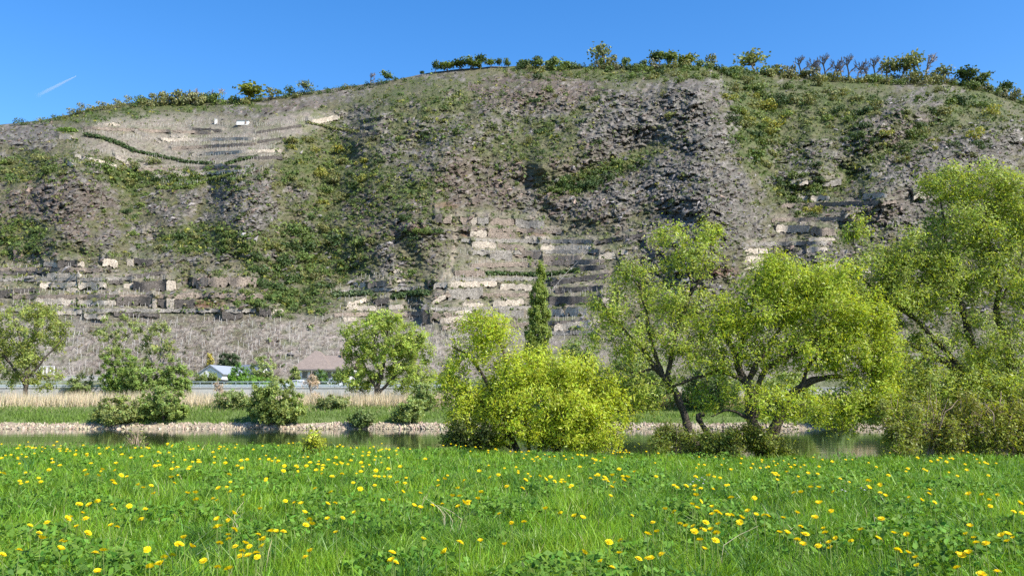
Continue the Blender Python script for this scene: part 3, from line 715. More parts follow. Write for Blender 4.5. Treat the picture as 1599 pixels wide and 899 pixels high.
def far_tree_shape(seed, base, leaves=260, leaf=.14, puff=.20, depth=3, spread=.6, up=.12, barkcol=(1, 1, 1)):
    """tree of height about 1: trunk mesh, crown mesh data"""
    rg = RNG(seed); mb = MB(); ends = []
    grow(mb, rg, np.zeros(3), np.array([0, 0, 1.0]), .34, .035, depth, ends, spread, up)
    E_ = np.array([e[0] for e in ends]); 
    hmax = E_[:, 2].max() * 1.05
    n = leaves; k = rg.integers(0, len(E_), n); P = E_[k] + rg.normal(0, puff, (n, 3)) * np.array([1, 1, .7])
    P[:, 2] = np.maximum(P[:, 2], .12)
    nrm = unit_vecs(rg, n) + np.array([0, 0, .4]); nrm /= np.linalg.norm(nrm, axis=1, keepdims=True)
    V, f, c = leaf_quads(rg, P, nrm, leaf * rg.uniform(.6, 1.3, n), leaf * .75, vary(rg, base, n))
    t = mb.build("trunk", BARK, link=False); V = V / hmax
    for v in t.data.vertices: v.co /= hmax
    cr = mesh_obj("crown", V, [f], LEAF, None, c, link=False)
    return t.data, cr.data
def bare_shape(seed):
    rg = RNG(seed); mb = MB(); ends = []
    grow(mb, rg, np.zeros(3), np.array([0, 0, 1.0]), .30, .040, 5, ends, .80, .07, 2, 3, None, (2, 4), .72, .72)
    h = max(e[0][2] for e in ends); tr = mb.build("trunk", BARK_GREY, link=False)
    for v in tr.data.vertices: v.co /= h
    return tr.data
TREE_SH = {"pale": [far_tree_shape(31, (.20, .22, .085), 300, .10, .13), far_tree_shape(32, (.185, .21, .075), 320, .10, .14)],
           "green": [far_tree_shape(33, PAL["mid"], 380, .15, .15), far_tree_shape(34, PAL["dark"], 400, .15, .16)],
           "yellow": [far_tree_shape(35, (.19, .22, .04), 420, .15, .16)]}
BARE_SH = [bare_shape(41), bare_shape(42), bare_shape(43)]
def put_tree(kind, k, loc, h, w, rz, label, group, name="tree"):
    r = empty(name, loc); r.scale = (w, w, h); r.rotation_euler = (0, 0, rz)
    td, cd = TREE_SH[kind][k % len(TREE_SH[kind])]
    for nm, da in (("trunk", td), ("crown", cd)):
        o = bpy.data.objects.new(nm, da); COL.objects.link(o); o.parent = r
    return tag(r, label, "tree", group)
def put_bare(k, loc, h, w, rz, label, group):
    r = empty("bare_tree", loc); r.scale = (w, w, h); r.rotation_euler = (0, 0, rz)
    o = bpy.data.objects.new("trunk", BARE_SH[k % 3]); COL.objects.link(o); o.parent = r
    return tag(r, label, "bare tree", group)
def brow(px, drop=3.0):
    py = np.interp(px, PXC, sky_py) + drop; p = hill_at(px, py); return p, p[1] / F
SKYT = [ # px, top py, half width px, kind, label
 (945, 69, 17, "pale", "tall pale airy tree standing alone on the brow of the hill"),
 (1179, 78, 23, "pale", "round pale green tree on the brow beside the grey ridge"),
 (387, 137, 19, "yellow", "bright green bushy tree on the skyline above the high vineyard"),
 (475, 131, 11, "pale", "pale small tree on the skyline left of the rocky brow"),
 (603, 114, 7, "green", "small dark tree on the skyline halfway up to the summit"),
 (680, 98, 6, "green", "dark thin tree at the left end of the summit hedge"), (700, 97, 12, "green", "dark bushy tree in the summit hedge, second from its left end"),
 (718, 96, 12, "green", "low dark tree in the middle of the summit hedge"), (735, 94, 12, "green", "dark tree in the summit hedge beside the tall one"),
 (750, 88, 9, "green", "tallest dark tree at the right end of the summit hedge"), (768, 93, 7, "green", "first of three small lone trees on the summit lawn"),
 (779, 94, 5, "green", "second of three small lone trees on the summit lawn"), (790, 94, 5, "green", "third of three small lone trees on the summit lawn"),
 (659, 112, 3.5, "green", "tiny dark lone tree on the open brow"),
 (1385, 91, 18, "pale", "leafing pale tree with dark trunk, left of three on the far skyline"), (1408, 88, 18, "pale", "leafing pale tree, middle of three on the far skyline"),
 (1430, 88, 15, "pale", "leafing pale tree, right of three on the far skyline"),
 (1573, 131, 10, "green", "dark small tree on the falling skyline at the far end"), (1475, 102, 16, "pale", "pale green tree right of the bare skyline tree"),
 (1510, 110, 16, "green", "green tree on the falling far skyline"), (1533, 116, 12, "green", "round dark green tree on the falling far skyline"),
 (1025, 84, 10, "green", "green tree on the brow right of the tall airy tree"), (1045, 84, 13, "green", "second green tree on the brow right of the tall airy tree"),
 (1078, 88, 13, "yellow", "yellow-green tree on the brow above the grey ridge")]
for i, (px, ty, hw, kind, lab) in enumerate(SKYT):
    p, s = brow(px); h = (np.interp(px, PXC, sky_py) + 4 - ty) * s
    put_tree(kind, i, p - np.array([0, 0, .2]), max(h, 1.5), hw * s * 2.2, i * 1.7, lab, "trees along the skyline")
for i, (px, ty) in enumerate([(1252, 92), (1264, 88), (1277, 86), (1290, 88), (1302, 87), (1314, 90), (1327, 89), (1340, 90), (1354, 93), (1368, 92)]):
    p, s = brow(px); put_bare(i, p, (np.interp(px, PXC, sky_py) + 4 - ty) * s, 34 * s, i * 2.1, f"bare grey tree in the leafless row on the far skyline, {ORD[i]} from the left", "bare trees in a row on the skyline")
for px, ty, w, lab in [(1446, 86, 34, "dark bare tree with crooked limbs on the far skyline"), (305, 134, 26, "left of two bare trees above the high vineyard"), (336, 134, 26, "right of two bare trees above the high vineyard"),
                       (579, 116, 20, "small bare reddish tree on the skyline below the summit"), (1561, 130, 14, "bare snag at the end of the falling skyline")]:
    p, s = brow(px); put_bare(int(px), p, (np.interp(px, PXC, sky_py) + 4 - ty) * s, w * s, px, lab, "single bare trees on the skyline")
rg = RNG(61)
sky_shrubs = [(x, rg.uniform(5, 9) + 5 * (x > 210), "olive") for x in np.arange(105, 330, 8.5)] + [(x, rg.uniform(7, 12), "mid") for x in np.arange(335, 470, 11)] + [(x, rg.uniform(5, 9), "dark") for x in np.arange(475, 640, 11)] \
  + [(x, rg.uniform(6, 13), "mid") for x in np.arange(812, 930, 7)] + [(x, rg.uniform(7, 12), "mid") for x in np.arange(930, 1165, 7.5)] + [(x, rg.uniform(8, 13), "olive") for x in np.arange(1195, 1480, 8.5)] \
  + [(x, rg.uniform(8, 13), "mid") for x in np.arange(1484, 1610, 8)] + [(x, rg.uniform(5, 9), "dark") for x in np.arange(30, 90, 11)]
for i, (px, sp, pn) in enumerate(sky_shrubs):
    px = px + rg.uniform(-4, 4); p, s = brow(px, rg.uniform(2, 8)); size = sp * s
    sec = "above the high vineyard" if px < 330 else "on the meadow brow" if px < 470 else "on the rocky brow" if px < 600 else "left of the tall airy tree" if px < 925 else "right of the airy tree" if px < 1165 else "under the leafless row" if px < 1482 else "on the falling far end"
    if px < 92: sec = "over the broken rocks"
    put_shrub(pn if rg.uniform() < .65 else ["olive", "mid", "dark", "grey"][rg.integers(4)], rg.integers(4), p - np.array([0, 0, .25 * size]), size * 1.1, px, "on the skyline " + sec, "shrubs along the skyline", rg.uniform(.9, 1.5), px)
# the 290 largest shrubs are things, the smaller ones one mass
SHRUBS.sort(key=lambda q: -q[0])
fam = {}
for q in SHRUBS[:290]: fam.setdefault((q[1], q[7]), []).append(q)
for (pn, phrase), lst in fam.items():
    lst.sort(key=lambda q: q[9])
    for i, q in enumerate(lst):
        o = bpy.data.objects.new("shrub", SHRUB[(pn, q[2])]); COL.objects.link(o)
        o.location = tuple(q[3]); o.scale = (q[4], q[4], q[4] * q[6]); o.rotation_euler = (0, 0, q[5])
        tag(o, f"{FAMILY[pn]} shrub {phrase}" + (f", {ORD[i]} from the left" if len(lst) > 1 else ""), "shrub", q[8])
mb = MB()
for q in SHRUBS[290:]:
    me = SHRUB[(q[1], q[2])]; V = np.empty(len(me.vertices) * 3, np.float32); me.vertices.foreach_get("co", V); V = V.reshape(-1, 3)
    cc = np.empty(len(V) * 4, np.float32); me.color_attributes["Col"].data.foreach_get("color", cc); cc = cc.reshape(-1, 4)[:, :3]
    m = len(V) // 4; pick = np.arange(0, m, 2); V = V.reshape(m, 4, 3)[pick]; cc = cc.reshape(m, 4, 3)[pick]
    mb.add(V.reshape(-1, 3) * np.array([q[4], q[4], q[4] * q[6]]) + q[3], np.arange(len(pick) * 4).reshape(-1, 4), cc.reshape(-1, 3) * rg.uniform(.85, 1.15))
tag(mb.build("undergrowth", LEAF), "small bushes merging into scrub on the slope", "undergrowth", None, "stuff")

# ------------------------------------------------------------------ vine stakes
STAKE = plain_material("stake_wood", (.50, .47, .42), .8, .3, 3, .2, 0)
mbk = MB(); mbk.box((0, 0, .5), (.06, .06, 1.3)); st0 = mbk.build("vine_stake", STAKE, link=False)
rg = RNG(71); S = []
def lines_down(x0, x1, step, y0, y1, slant, dy, jit):
    for x in np.arange(x0, x1, step):
        for y in np.arange(y0, y1, dy):
            if rg.uniform() < .33 + .4 * float(perlin(x / 40, y / 25, 5)): S.append((x + (y - y0) * slant(x) + rg.normal(0, jit), y + rg.uniform(-2.2, 2.2)))
lines_down(80, 780, 8.0, 497, 590, lambda x: -.42 if x > 250 else -.15, 5.2, 1.3)
n_low = len(S)
for y0, x0, x1, sag in [(188, 130, 330, 9), (197, 250, 500, -2), (206, 130, 440, 12), (214, 200, 440, 12), (222, 255, 440, 12), (230, 110, 430, 16), (240, 220, 440, 16), (252, 110, 330, 14), (262, 200, 420, 12), (272, 225, 395, 14), (280, 238, 345, 10)]:
    for x in np.arange(x0, x1, 4.2):
        f = (x - x0) / (x1 - x0); S.append((x + rg.normal(0, .8), y0 + sag * 4 * f * (1 - f) + rg.normal(0, 1.0)))
for x in np.arange(402, 506, 3.2): S.append((x, 197 - (x - 402) * .115 + rg.normal(0, .6)))
for y0, x0, x1 in [(420, 0, 120), (436, 20, 260), (458, 0, 250), (478, 20, 300), (470, 540, 660), (484, 525, 690), (455, 520, 590), (435, 560, 640), (395, 720, 900), (410, 740, 940), (436, 690, 880), (458, 860, 950), (498, 690, 900), (520, 700, 930), (535, 660, 900)]:
    for x in np.arange(x0, x1, 5.5): S.append((x + rg.normal(0, 1.5), y0 + rg.normal(0, 2.2)))
S = np.array(S); Pk = hill_at(S[:, 0], S[:, 1]); order = np.argsort(Pk[:, 1] + 40 * ((S[:, 0] > 480) | (S[:, 0] < 100)))
for i in order[:300]:
    o = bpy.data.objects.new("vine_stake", st0.data); COL.objects.link(o); o.location = tuple(Pk[i]); o.rotation_euler = (rg.normal(0, .06), rg.normal(0, .07), rg.uniform(0, 3))
    tag(o, "weathered pale stake in the rows of the bottom vineyard behind the road", "vine stake", "stakes of the bottom vineyard")
mb = MB()
for i in order[300:]:
    t = rg.normal(0, .07, 2); h = rg.uniform(.8, 1.45); P0 = Pk[i] + np.array([0, 0, -.1])
    mb.tube(np.array([P0, P0 + np.array([t[0], t[1], 1]) * h]), .034, 4)
o = mb.build("vine_stakes", STAKE); tag(o, "stakes of the vineyards higher up the slope", "vine stakes", None, "stuff")
# leafless vines between the stakes
n = 5200; px = np.where(rg.uniform(size=n) < .6, rg.uniform(80, 780, n), rg.uniform(130, 440, n)); py = np.where(px == px, rg.uniform(495, 590, n), 0)
hi = rg.uniform(size=n) < .33; px[hi] = rg.uniform(130, 440, hi.sum()); py[hi] = rg.uniform(190, 285, hi.sum())
ok = field_at(VINE, px, py) > .4; P = hill_at(px[ok], py[ok]); n = len(P); K = 7
d = unit_vecs(rg, n * K).reshape(n, K, 3); d[..., 2] = np.abs(d[..., 2]) + .3
c0 = P[:, None] + d * .1; c1 = P[:, None] + d * rg.uniform(.5, 1.1, (n, K, 1)); wv = unit_vecs(rg, n * K).reshape(n, K, 3) * .03
V = np.stack([c0 - wv, c0 + wv, c1], 2)
o = mesh_obj("dry_vines", V.reshape(-1, 3), [np.arange(n * K * 3).reshape(-1, 3)], plain_material("vine_wood", (.17, .135, .105), .9, .2, 4, .3, 0))
tag(o, "leafless vines between the stakes", "vines", None, "stuff")

# small white hut, marker stone and monorail track in the vineyards
p = hill_at(379.5, 195.0); s = p[1] / F; r = empty("vineyard_hut", p); tag(r, "tiny white hut under the dark rocks of the high vineyard", "hut")
HUTW = plain_material("hut_plaster", (.72, .70, .65), .85, .25, 2, .06, .1)
mb = MB(); mb.box((0, 0, .55), (19 * s, 1.6, 1.7)); mb.build("wall", HUTW, r); mb = MB(); mb.box((0, -.05, 1.47), (20.5 * s, 2.0, .14)); mb.build("roof", plain_material("hut_roof", (.25, .22, .2), .8, .3, 3, .2, .1), r)
mb = MB(); mb.box((5 * s, -.82, .5), (.6, .06, 1.0)); mb.build("door", plain_material("hut_door", (.2, .14, .1), .8, .3, 6, .2, .1), r)
p = hill_at(337, 193); mb = MB(); mb.box((0, 0, .6), (.8, .6, 1.9)); mb.box((0, 0, 1.6), (1.0, .8, .12)); o = mb.build("marker_pillar", HUTW); o.location = tuple(p); tag(o, "small white pillar beside the tiny hut in the high vineyard", "pillar", None, "thing")
TRK = plain_material("track_steel", (.30, .28, .26), .5, .5, 3, .1, 0)
for pts, lab in (([(800, 330), (822, 334), (842, 342), (855, 360), (880, 371), (928, 380)], "thin steel monorail track curving above the terrace fan"), ([(930, 379), (912, 402), (886, 428), (862, 456)], "thin steel monorail track running down across the terrace fan")):
    q = catmull(np.array(pts, float), 30); P = hill_at(q[:, 0], q[:, 1]) + np.array([0, -.3, .55]); k_ = np.ones(5) / 5; P[2:-2] = np.stack([np.convolve(P[:, i], k_, 'valid') for i in range(3)], -1)
    r = empty("monorail_track", P[0]); tag(r, lab, "track", "monorail tracks"); mb = MB(); mb.tube(P - P[0], .035, 4); mb.build("rail", TRK, r)
    mb0 = MB(); mb0.box((0, 0, -.5), (.06, .06, 1.0)); pd = mb0.build("post", TRK, link=False).data
    for i in range(1, 30, 4): o = bpy.data.objects.new("post", pd); COL.objects.link(o); o.parent = r; o.location = tuple(P[i] - P[0])
# ------------------------------------------------------------------ ground, river, far bank, road
def grass_ground(name, c1, c2, scale):
    m, nt, out = mat_new(name); tc = N(nt, "ShaderNodeTexCoord")
    n = noise(nt, scale, 6, .7, tc.outputs["Object"]); r = ramp(nt, n.outputs[0], [(.3, c1), (.7, c2)])
    p = N(nt, "ShaderNodeBsdfPrincipled"); p.inputs["Roughness"].default_value = .9; p.inputs["Specular IOR Level"].default_value = .2
    nt.links.new(r.outputs[0], p.inputs["Base Color"])
    b = N(nt, "ShaderNodeBump"); b.inputs["Strength"].default_value = .6; b.inputs["Distance"].default_value = .3
    nt.links.new(n.outputs[0], b.inputs["Height"]); nt.links.new(b.outputs[0], p.inputs["Normal"])
    nt.links.new(p.outputs[0], out.inputs[0]); return m
def grid_obj(name, X, PROF, mat, wob=.0, seed=0, kind="structure", label=None):
    X = np.asarray(X, float); PR = np.asarray(PROF, float)
    G = np.stack([np.repeat(X[None], len(PR), 0), np.repeat(PR[:, :1], len(X), 1), np.repeat(PR[:, 1:], len(X), 1)], -1)
    G[..., 2] += wob * fbm(G[..., 0] / 3.0, G[..., 1] / 3.0, seed, 3)
    nr, nc = G.shape[:2]; ii = np.arange(nr - 1)[:, None] * nc + np.arange(nc - 1)[None]
    o = mesh_obj(name, G.reshape(-1, 3), [np.stack([ii, ii + 1, ii + nc + 1, ii + nc], -1).reshape(-1, 4)], mat, None, None, True)
    return tag(o, label, None, None, kind)
mesh_obj("ground", [[-4000, -2000, -2.0], [4000, -2000, -2.0], [4000, 6000, -2.0], [-4000, 6000, -2.0]], [[[0, 1, 2, 3]]], grass_ground("valley_ground", (.07, .09, .03), (.16, .15, .08), .05))["kind"] = "structure"

def water_material():
    m, nt, out = mat_new("river_water"); tc = N(nt, "ShaderNodeTexCoord"); mp = N(nt, "ShaderNodeMapping"); mp.inputs["Scale"].default_value = (.35, 1.0, 1.0)
    nt.links.new(tc.outputs["Object"], mp.inputs[0])
    n = noise(nt, .55, 2, .5, mp.outputs[0]); n2_ = noise(nt, .12, 2, .5, mp.outputs[0])
    p = N(nt, "ShaderNodeBsdfPrincipled"); p.inputs["Base Color"].default_value = (.022, .034, .012, 1); p.inputs["Roughness"].default_value = .06
    p.inputs["IOR"].default_value = 1.333; p.inputs["Specular IOR Level"].default_value = .5
    ad = N(nt, "ShaderNodeMath", operation='ADD'); nt.links.new(n.outputs[0], ad.inputs[0]); nt.links.new(n2_.outputs[0], ad.inputs[1])
    b = N(nt, "ShaderNodeBump"); b.inputs["Strength"].default_value = .085; b.inputs["Distance"].default_value = .12
    nt.links.new(ad.outputs[0], b.inputs["Height"]); nt.links.new(b.outputs[0], p.inputs["Normal"]); nt.links.new(p.outputs[0], out.inputs[0]); return m
mesh_obj("river", [[-900, 23, 0], [900, 23, 0], [900, 121, 0], [-900, 121, 0]], [[[0, 1, 2, 3]]], water_material())["kind"] = "structure"

XB = np.concatenate([np.arange(-400, -100, 6.0), np.arange(-100, 100, .8), np.arange(100, 401, 6.0)])
STONEBANK = plain_material("bank_rubble_soil", (.27, .222, .155), .95, .15, 1.2, .35, .7)
grid_obj("stony_bank", XB, [(116.5, -.7), (117.8, -.12), (118.4, .20), (119.2, .45), (120.2, .74), (121.0, .95)], STONEBANK, .12, 3)
grid_obj("bank_meadow", XB, [(119.7, .56), (121.0, 1.12), (126, 2.25), (130, 2.98), (134, 3.2), (141, 3.45), (149.6, 3.75)], grass_ground("bank_grass_soil", (.075, .115, .028), (.13, .17, .05), .6), .10, 5)
CONC = plain_material("concrete", (.43, .415, .39), .85, .3, .8, .22, .2)
ASPH = plain_material("asphalt", (.07, .07, .072), .9, .3, 5, .2, .3)
grid_obj("road", XB, [(149.75, 5.70), (156.8, 5.74)], ASPH)
mb = MB(); mb.box((0, 149.62, 4.72), (800, .28, 2.1)); o = mb.build("retaining_wall", CONC); tag(o, "long pale concrete retaining wall under the road railing", "wall", None, "thing")
mb = MB(); mb.box((0, 149.60, 5.82), (800, .42, .12)); mb.build("coping", plain_material("coping_concrete", (.52, .50, .47), .8, .3, 1, .15, .1), o)
# painted edge line of the road
mesh_obj("road_marking", [[-400, 150.3, 5.712], [400, 150.3, 5.712], [400, 150.42, 5.713], [-400, 150.42, 5.713]], [[[0, 1, 2, 3]]], plain_material("road_paint", (.75, .75, .72), .7, .3, 8, .1, 0))["kind"] = "structure"

# riprap, grass and reeds on the far bank -------------------------------
rg = RNG(81); n = 6500
x = rg.uniform(-72, 76, n); y = 117.9 + 2.3 * rg.uniform(0, 1, n) ** 1.1; z = np.interp(y, [117.8, 118.4, 119.2, 120.2, 121.0], [-.1, .20, .45, .74, .97])
keep = rg.uniform(size=n) < .55 + .9 * perlin(x / 5, y / 3, 9) + .5 * (y < 119.2); x, y, z = x[keep], y[keep], z[keep]; n = len(x)
sz = np.clip(np.exp(rg.normal(-1.75, .4, n)), .05, .34)
Vr = OCT[None] * (sz[:, None, None] * rg.uniform(.6, 1.25, (n, 6, 1))) * np.array([1.25, 1, .8]); a = rg.uniform(0, 6.28, n); ca, sa = np.cos(a)[:, None], np.sin(a)[:, None]
xx, zz = Vr[..., 0].copy(), Vr[..., 2].copy(); Vr[..., 0] = xx * ca - zz * sa; Vr[..., 2] = xx * sa + zz * ca
Vr += np.stack([x, y, z], -1)[:, None]
rc = np.array((.36, .295, .21)) * rg.uniform(.55, 1.3, (n, 1)) * (1 + rg.normal(0, .05, (n, 3)))
o = mesh_obj("riprap_stones", Vr.reshape(-1, 3), [(OF[None] + (np.arange(n) * 6)[:, None, None]).reshape(-1, 3)], plain_material("riprap_rock", (1, 1, 1), .85, .25, 2.5, .25, .3, attr=True), None, np.repeat(rc, 6, 0))
tag(o, "pale riprap stones along the far waterline", "stones", None, "stuff")

def blades(rg, P, H, W, col, lean=.35, name="grass", mat=None, tip=None, simple=False, parent=None):
    """three-vertex or five-vertex grass blades"""
    n = len(P); th = rg.uniform(0, 2 * math.pi, n); side = np.stack([np.cos(th), np.sin(th), 0 * th], -1); ld = rg.uniform(0, 2 * math.pi, n)
    ln = np.stack([np.cos(ld), np.sin(ld), 0 * ld], -1) * (H * rg.uniform(.1, lean * 2, n))[:, None]
    up = np.stack([0 * H, 0 * H, H], -1); w = (side * (W / 2)[:, None])
    V = np.stack([P - w, P + w, P + up * .55 + ln * .35 + w * .8, P + up * .55 + ln * .35 - w * .8, P + up * .94 + ln], 1)
    if simple:
        V = V[:, [0, 1, 4]]; return mesh_obj(name, V.reshape(-1, 3), [np.arange(n * 3).reshape(-1, 3)], mat, parent, np.repeat(col, 3, 0) if tip is None else (np.repeat(col[:, None], 3, 1) * np.array([[1, 1, 1], [1, 1, 1], tip])).reshape(-1, 3))
    i = np.arange(n)[:, None] * 5
    c = np.repeat(col[:, None], 5, 1)
    if tip is not None: c[:, 4] = c[:, 4] * tip; c[:, 2:4] = c[:, 2:4] * (1 + (np.asarray(tip) - 1) * .4)
    return mesh_obj(name, V.reshape(-1, 3), [i + np.array([[0, 1, 2, 3]]), i + np.array([[3, 2, 4]])], mat, None, c.reshape(-1, 3))
BANKG = leaf_material("bank_grass_blades", trans=.3, rough=.6, spec=.25)
def bank_z(y): return np.interp(y, [119.7, 121.0, 126, 130, 134, 141, 149.6], [.56, 1.12, 2.25, 2.98, 3.2, 3.45, 3.75])
n = 46000; x = rg.uniform(-80, 84, n); y = 119.9 + 13.0 * rg.uniform(0, 1, n) ** 1.2; d_ = perlin(x / 7, y / 3, 31)
y = y + 1.0 * np.clip(perlin(x / 4, y * 0, 47) + .4 * perlin(x / 1.3, y * 0, 48), -.45, 1.2) * (y < 122.5);
keep = rg.uniform(size=n) < .8 + .6 * d_; x, y, d_ = x[keep], y[keep], d_[keep]
c = np.array((.135, .215, .036)) * (1 + .3 * d_[:, None]) * rg.uniform(.7, 1.3, (len(x), 1)); dry = rg.uniform(size=len(x)) < np.clip((y - 124.5) / 7, 0, .75); c[dry] = np.array((.36, .33, .17)) * rg.uniform(.7, 1.2, (dry.sum(), 1))
o = blades(rg, np.stack([x, y, bank_z(y) - .03], -1), rg.uniform(.25, .7, len(x)) * (1 + .4 * d_), np.full(len(x), .11), c, .4, "bank_grass", BANKG, None, True); tag(o, "green grass on the far river bank", "grass", None, "stuff")
n = 56000; x = rg.uniform(-84, 88, n); y = rg.uniform(128.8, 138.5, n); dn = fbm(x / 15, y / 4, 33, 3)
keep = rg.uniform(size=n) < .55 + 1.5 * dn; x, y = x[keep], y[keep]; n = len(x)
c = np.array((.60, .505, .35)) * rg.uniform(.65, 1.25, (n, 1)) * (1 + rg.normal(0, .04, (n, 3)))
hh = rg.uniform(.7, 1.75, n) * (1 + .35 * perlin(x / 4, y * 0, 37)) * np.interp(x, [-80, -20, 0, 15, 60], [1.35, 1.35, 1.4, 1.65, 1.5])
o = blades(rg, np.stack([x, y, bank_z(y) - .03], -1), hh, np.full(n, .075), c, .18, "dry_reeds", leaf_material("reed_straw", trans=.2, rough=.7, spec=.2), None, True); tag(o, "band of dry straw-coloured reeds on the far bank", "reeds", None, "stuff")
n = 9000; x = rg.uniform(-84, 88, n); y = rg.uniform(139, 149, n)
c = np.where(rg.uniform(size=(n, 1)) < .5, np.array((.13, .16, .05)), np.array((.35, .31, .18))) * rg.uniform(.7, 1.2, (n, 1))
o = blades(rg, np.stack([x, y, bank_z(y) - .03], -1), rg.uniform(.3, 1.0, n), np.full(n, .12), c, .3, "weeds", BANKG, None, True); tag(o, "mixed weeds between the reeds and the road wall", "weeds", None, "stuff")

# road railing ----------------------------------------------------------
RAILM = plain_material("galvanised_rail", (.50, .58, .60), .45, .5, 4, .1, 0, metallic=.2)
rr = empty("road_railing", (-10, 149.62, 5.88)); tag(rr, "pale blue-grey steel railing along the riverside road", "railing")
x0r, x1r = at(-60, 600, 149.6)[0], at(780, 600, 149.6)[0]
mbp = MB(); mbp.box((0, 0, .46), (.07, .07, .92)); pd = mbp.build("post", RAILM, link=False).data
for i, x in enumerate(np.arange(x0r, x1r, 2.0)):
    o = bpy.data.objects.new("post", pd); COL.objects.link(o); o.parent = rr; o.location = (x + 10, 0, 0)
for z_, hgt in ((.93, .10), (.58, .05), (.28, .05)):
    mb = MB(); mb.box(((x0r + x1r) / 2 + 10, -.05, z_), (x1r - x0r, .05, hgt)); mb.build("rail", RAILM, rr)
mb = MB(); mb.box(((x0r + x1r) / 2 + 10, .03, .22), (x1r - x0r, .03, .36)); mb.build("kick_panel", plain_material("rail_panel", (.55, .60, .61), .5, .4, 2, .12, 0), rr)

# houses behind the road ------------------------------------------------
WHITE = plain_material("white_render", (.80, .79, .76), .85, .25, 1.2, .06, .08)
SLATE = plain_material("grey_roof", (.26, .29, .34), .55, .4, 4, .15, .15)
TILE_B = plain_material("brown_roof", (.215, .172, .145), .85, .25, 2.2, .22, .4)
GLASS = plain_material("window_glass", (.05, .06, .07), .12, .6, 1, .1, 0)
WOODM = plain_material("window_wood", (.35, .24, .16), .7, .3, 6, .2, .1)
def prism(mb, L, W, z0, zr, over=.0, th=.16):
    """two roof slabs, ridge along local y"""
    for s in (-1, 1):
        a = np.array([s * (W / 2 + over), 0, z0 - over * (zr - z0) / (W / 2)]); b_ = np.array([0, 0, zr])
        V = []
        for yy in (-L / 2 - over, L / 2 + over):
            for q in (a, b_):
                for up_ in (0, th): V.append([q[0], yy, q[2] + up_ + .01])
        V = np.array(V)
        mb.add(V, np.array([[0, 2, 3, 1], [4, 5, 7, 6], [0, 1, 5, 4], [2, 6, 7, 3], [1, 3, 7, 5], [0, 4, 6, 2]]))
def gable_house(label, loc, rz, L, W, H, RH, roofm, wins, name="house"):
    r = empty(name, loc); r.rotation_euler = (0, 0, rz); tag(r, label, "house", "houses behind the riverside road")
    mb = MB(); x, y = W / 2, L / 2
    V = np.array([[-x,-y,0],[x,-y,0],[x,y,0],[-x,y,0],[-x,-y,H],[x,-y,H],[x,y,H],[-x,y,H],[0,-y,H+RH],[0,y,H+RH]])
    mb.add(V, [np.array([[0,1,5,4],[1,2,6,5],[2,3,7,6],[3,0,4,7]]), np.array([[4,5,8],[6,7,9]])]); mb.build("wall", WHITE, r)
    mb = MB(); prism(mb, L, W, H, H + RH, .35); mb.build("roof", roofm, r)
    for (face, u, z, w, h) in wins:
        if face == "g": c = (u, -y - .02, z); sz_ = (w, .06, h); s2 = (w + .16, .04, h + .16)
        else: c = (x + .02, u, z); sz_ = (.06, w, h); s2 = (.04, w + .16, h + .16)
        mb = MB(); mb.box(c, s2); f = mb.build("window", WOODM, r); mb = MB(); mb.box(c, sz_); mb.build("pane", GLASS, f)
    return r
p = at(338, 590, 164); gable_house("small white gabled house with a blue-grey roof behind the road", p - np.array([0, -6, .3]), -.15, 13, 4.6, 1.1, 1.45, SLATE, [("s", -4, .7, .9, .6), ("s", -1, .7, .9, .6)])
p = at(384, 586, 172); gable_house("low white house with a dark blue-grey roof hidden behind trees", p - np.array([0, -3, 1.2]), 1.45, 6.0, 5, 1.6, 1.6, plain_material("dark_roof", (.12, .14, .18), .6, .4, 4, .15, .1), [("s", 0, .9, 1, .8)])
# large house: white walls, brown hipped roof with a higher peak on its left
p = at(500, 594, 165); r = empty("house", p); tag(r, "large white house with a brown hipped roof behind the big willow", "house", "houses behind the riverside road")
s = 165 / F; X = lambda px: (px - 500) * s; Z = lambda py: (594 - py) * s
mb = MB(); mb.box((X(503), 4, Z(577) / 2 - .6), (X(548) - X(459), 8, Z(577) + 1.2)); mb.build("wall", WHITE, r)
yf, yb = -.9, 9.0; ze = Z(576.5)
def slab(mb, pts, th=.2):
    P_ = np.array(pts, float); n_ = len(P_); V = np.vstack([P_, P_ - np.array([0, 0, th])])
    mb.add(V, [np.array([list(range(n_)), list(range(2 * n_ - 1, n_ - 1, -1))])] + [np.array([[i, n_ + i, n_ + (i + 1) % n_, (i + 1) % n_] for i in range(n_)])])
mb = MB(); a0, a1, pk, pr = X(455), X(520), X(483), X(491); zp = Z(546); ym = (yf + yb) / 2
slab(mb, [(a0, yf, ze), (a1, yf, ze), (pr, ym, zp), (pk, ym, zp)]); slab(mb, [(a0, yb, ze), (a0, yf, ze), (pk, ym, zp)]); slab(mb, [(a1, yf, ze), (a1, yb, ze), (pr, ym, zp)]); slab(mb, [(a1, yb, ze), (a0, yb, ze), (pk, ym, zp), (pr, ym, zp)])
b1 = X(552); zw = Z(553.5)
slab(mb, [(X(488), yf + .12, ze + .015), (b1, yf + .12, ze + .015), (b1, ym, zw), (X(488), ym, zw)]); slab(mb, [(b1, yb - .1, ze), (X(488), yb - .1, ze), (X(488), ym + .01, zw), (b1, ym + .01, zw)])
ro = mb.build("roof", TILE_B, r)
mb = MB(); mb.box((X(528.5), ym - .6, Z(553)), (.5, .5, 1.3)); mb.build("chimney", plain_material("chimney_brick", (.3, .2, .16), .9, .2, 5, .2, .2), ro)
mb = MB(); mb.box(((a0 + b1) / 2, yf - .05, ze - .12), (b1 - a0, .12, .16)); mb.build("gutter", plain_material("gutter_metal", (.16, .15, .15), .5, .5, 4, .1, 0), r)
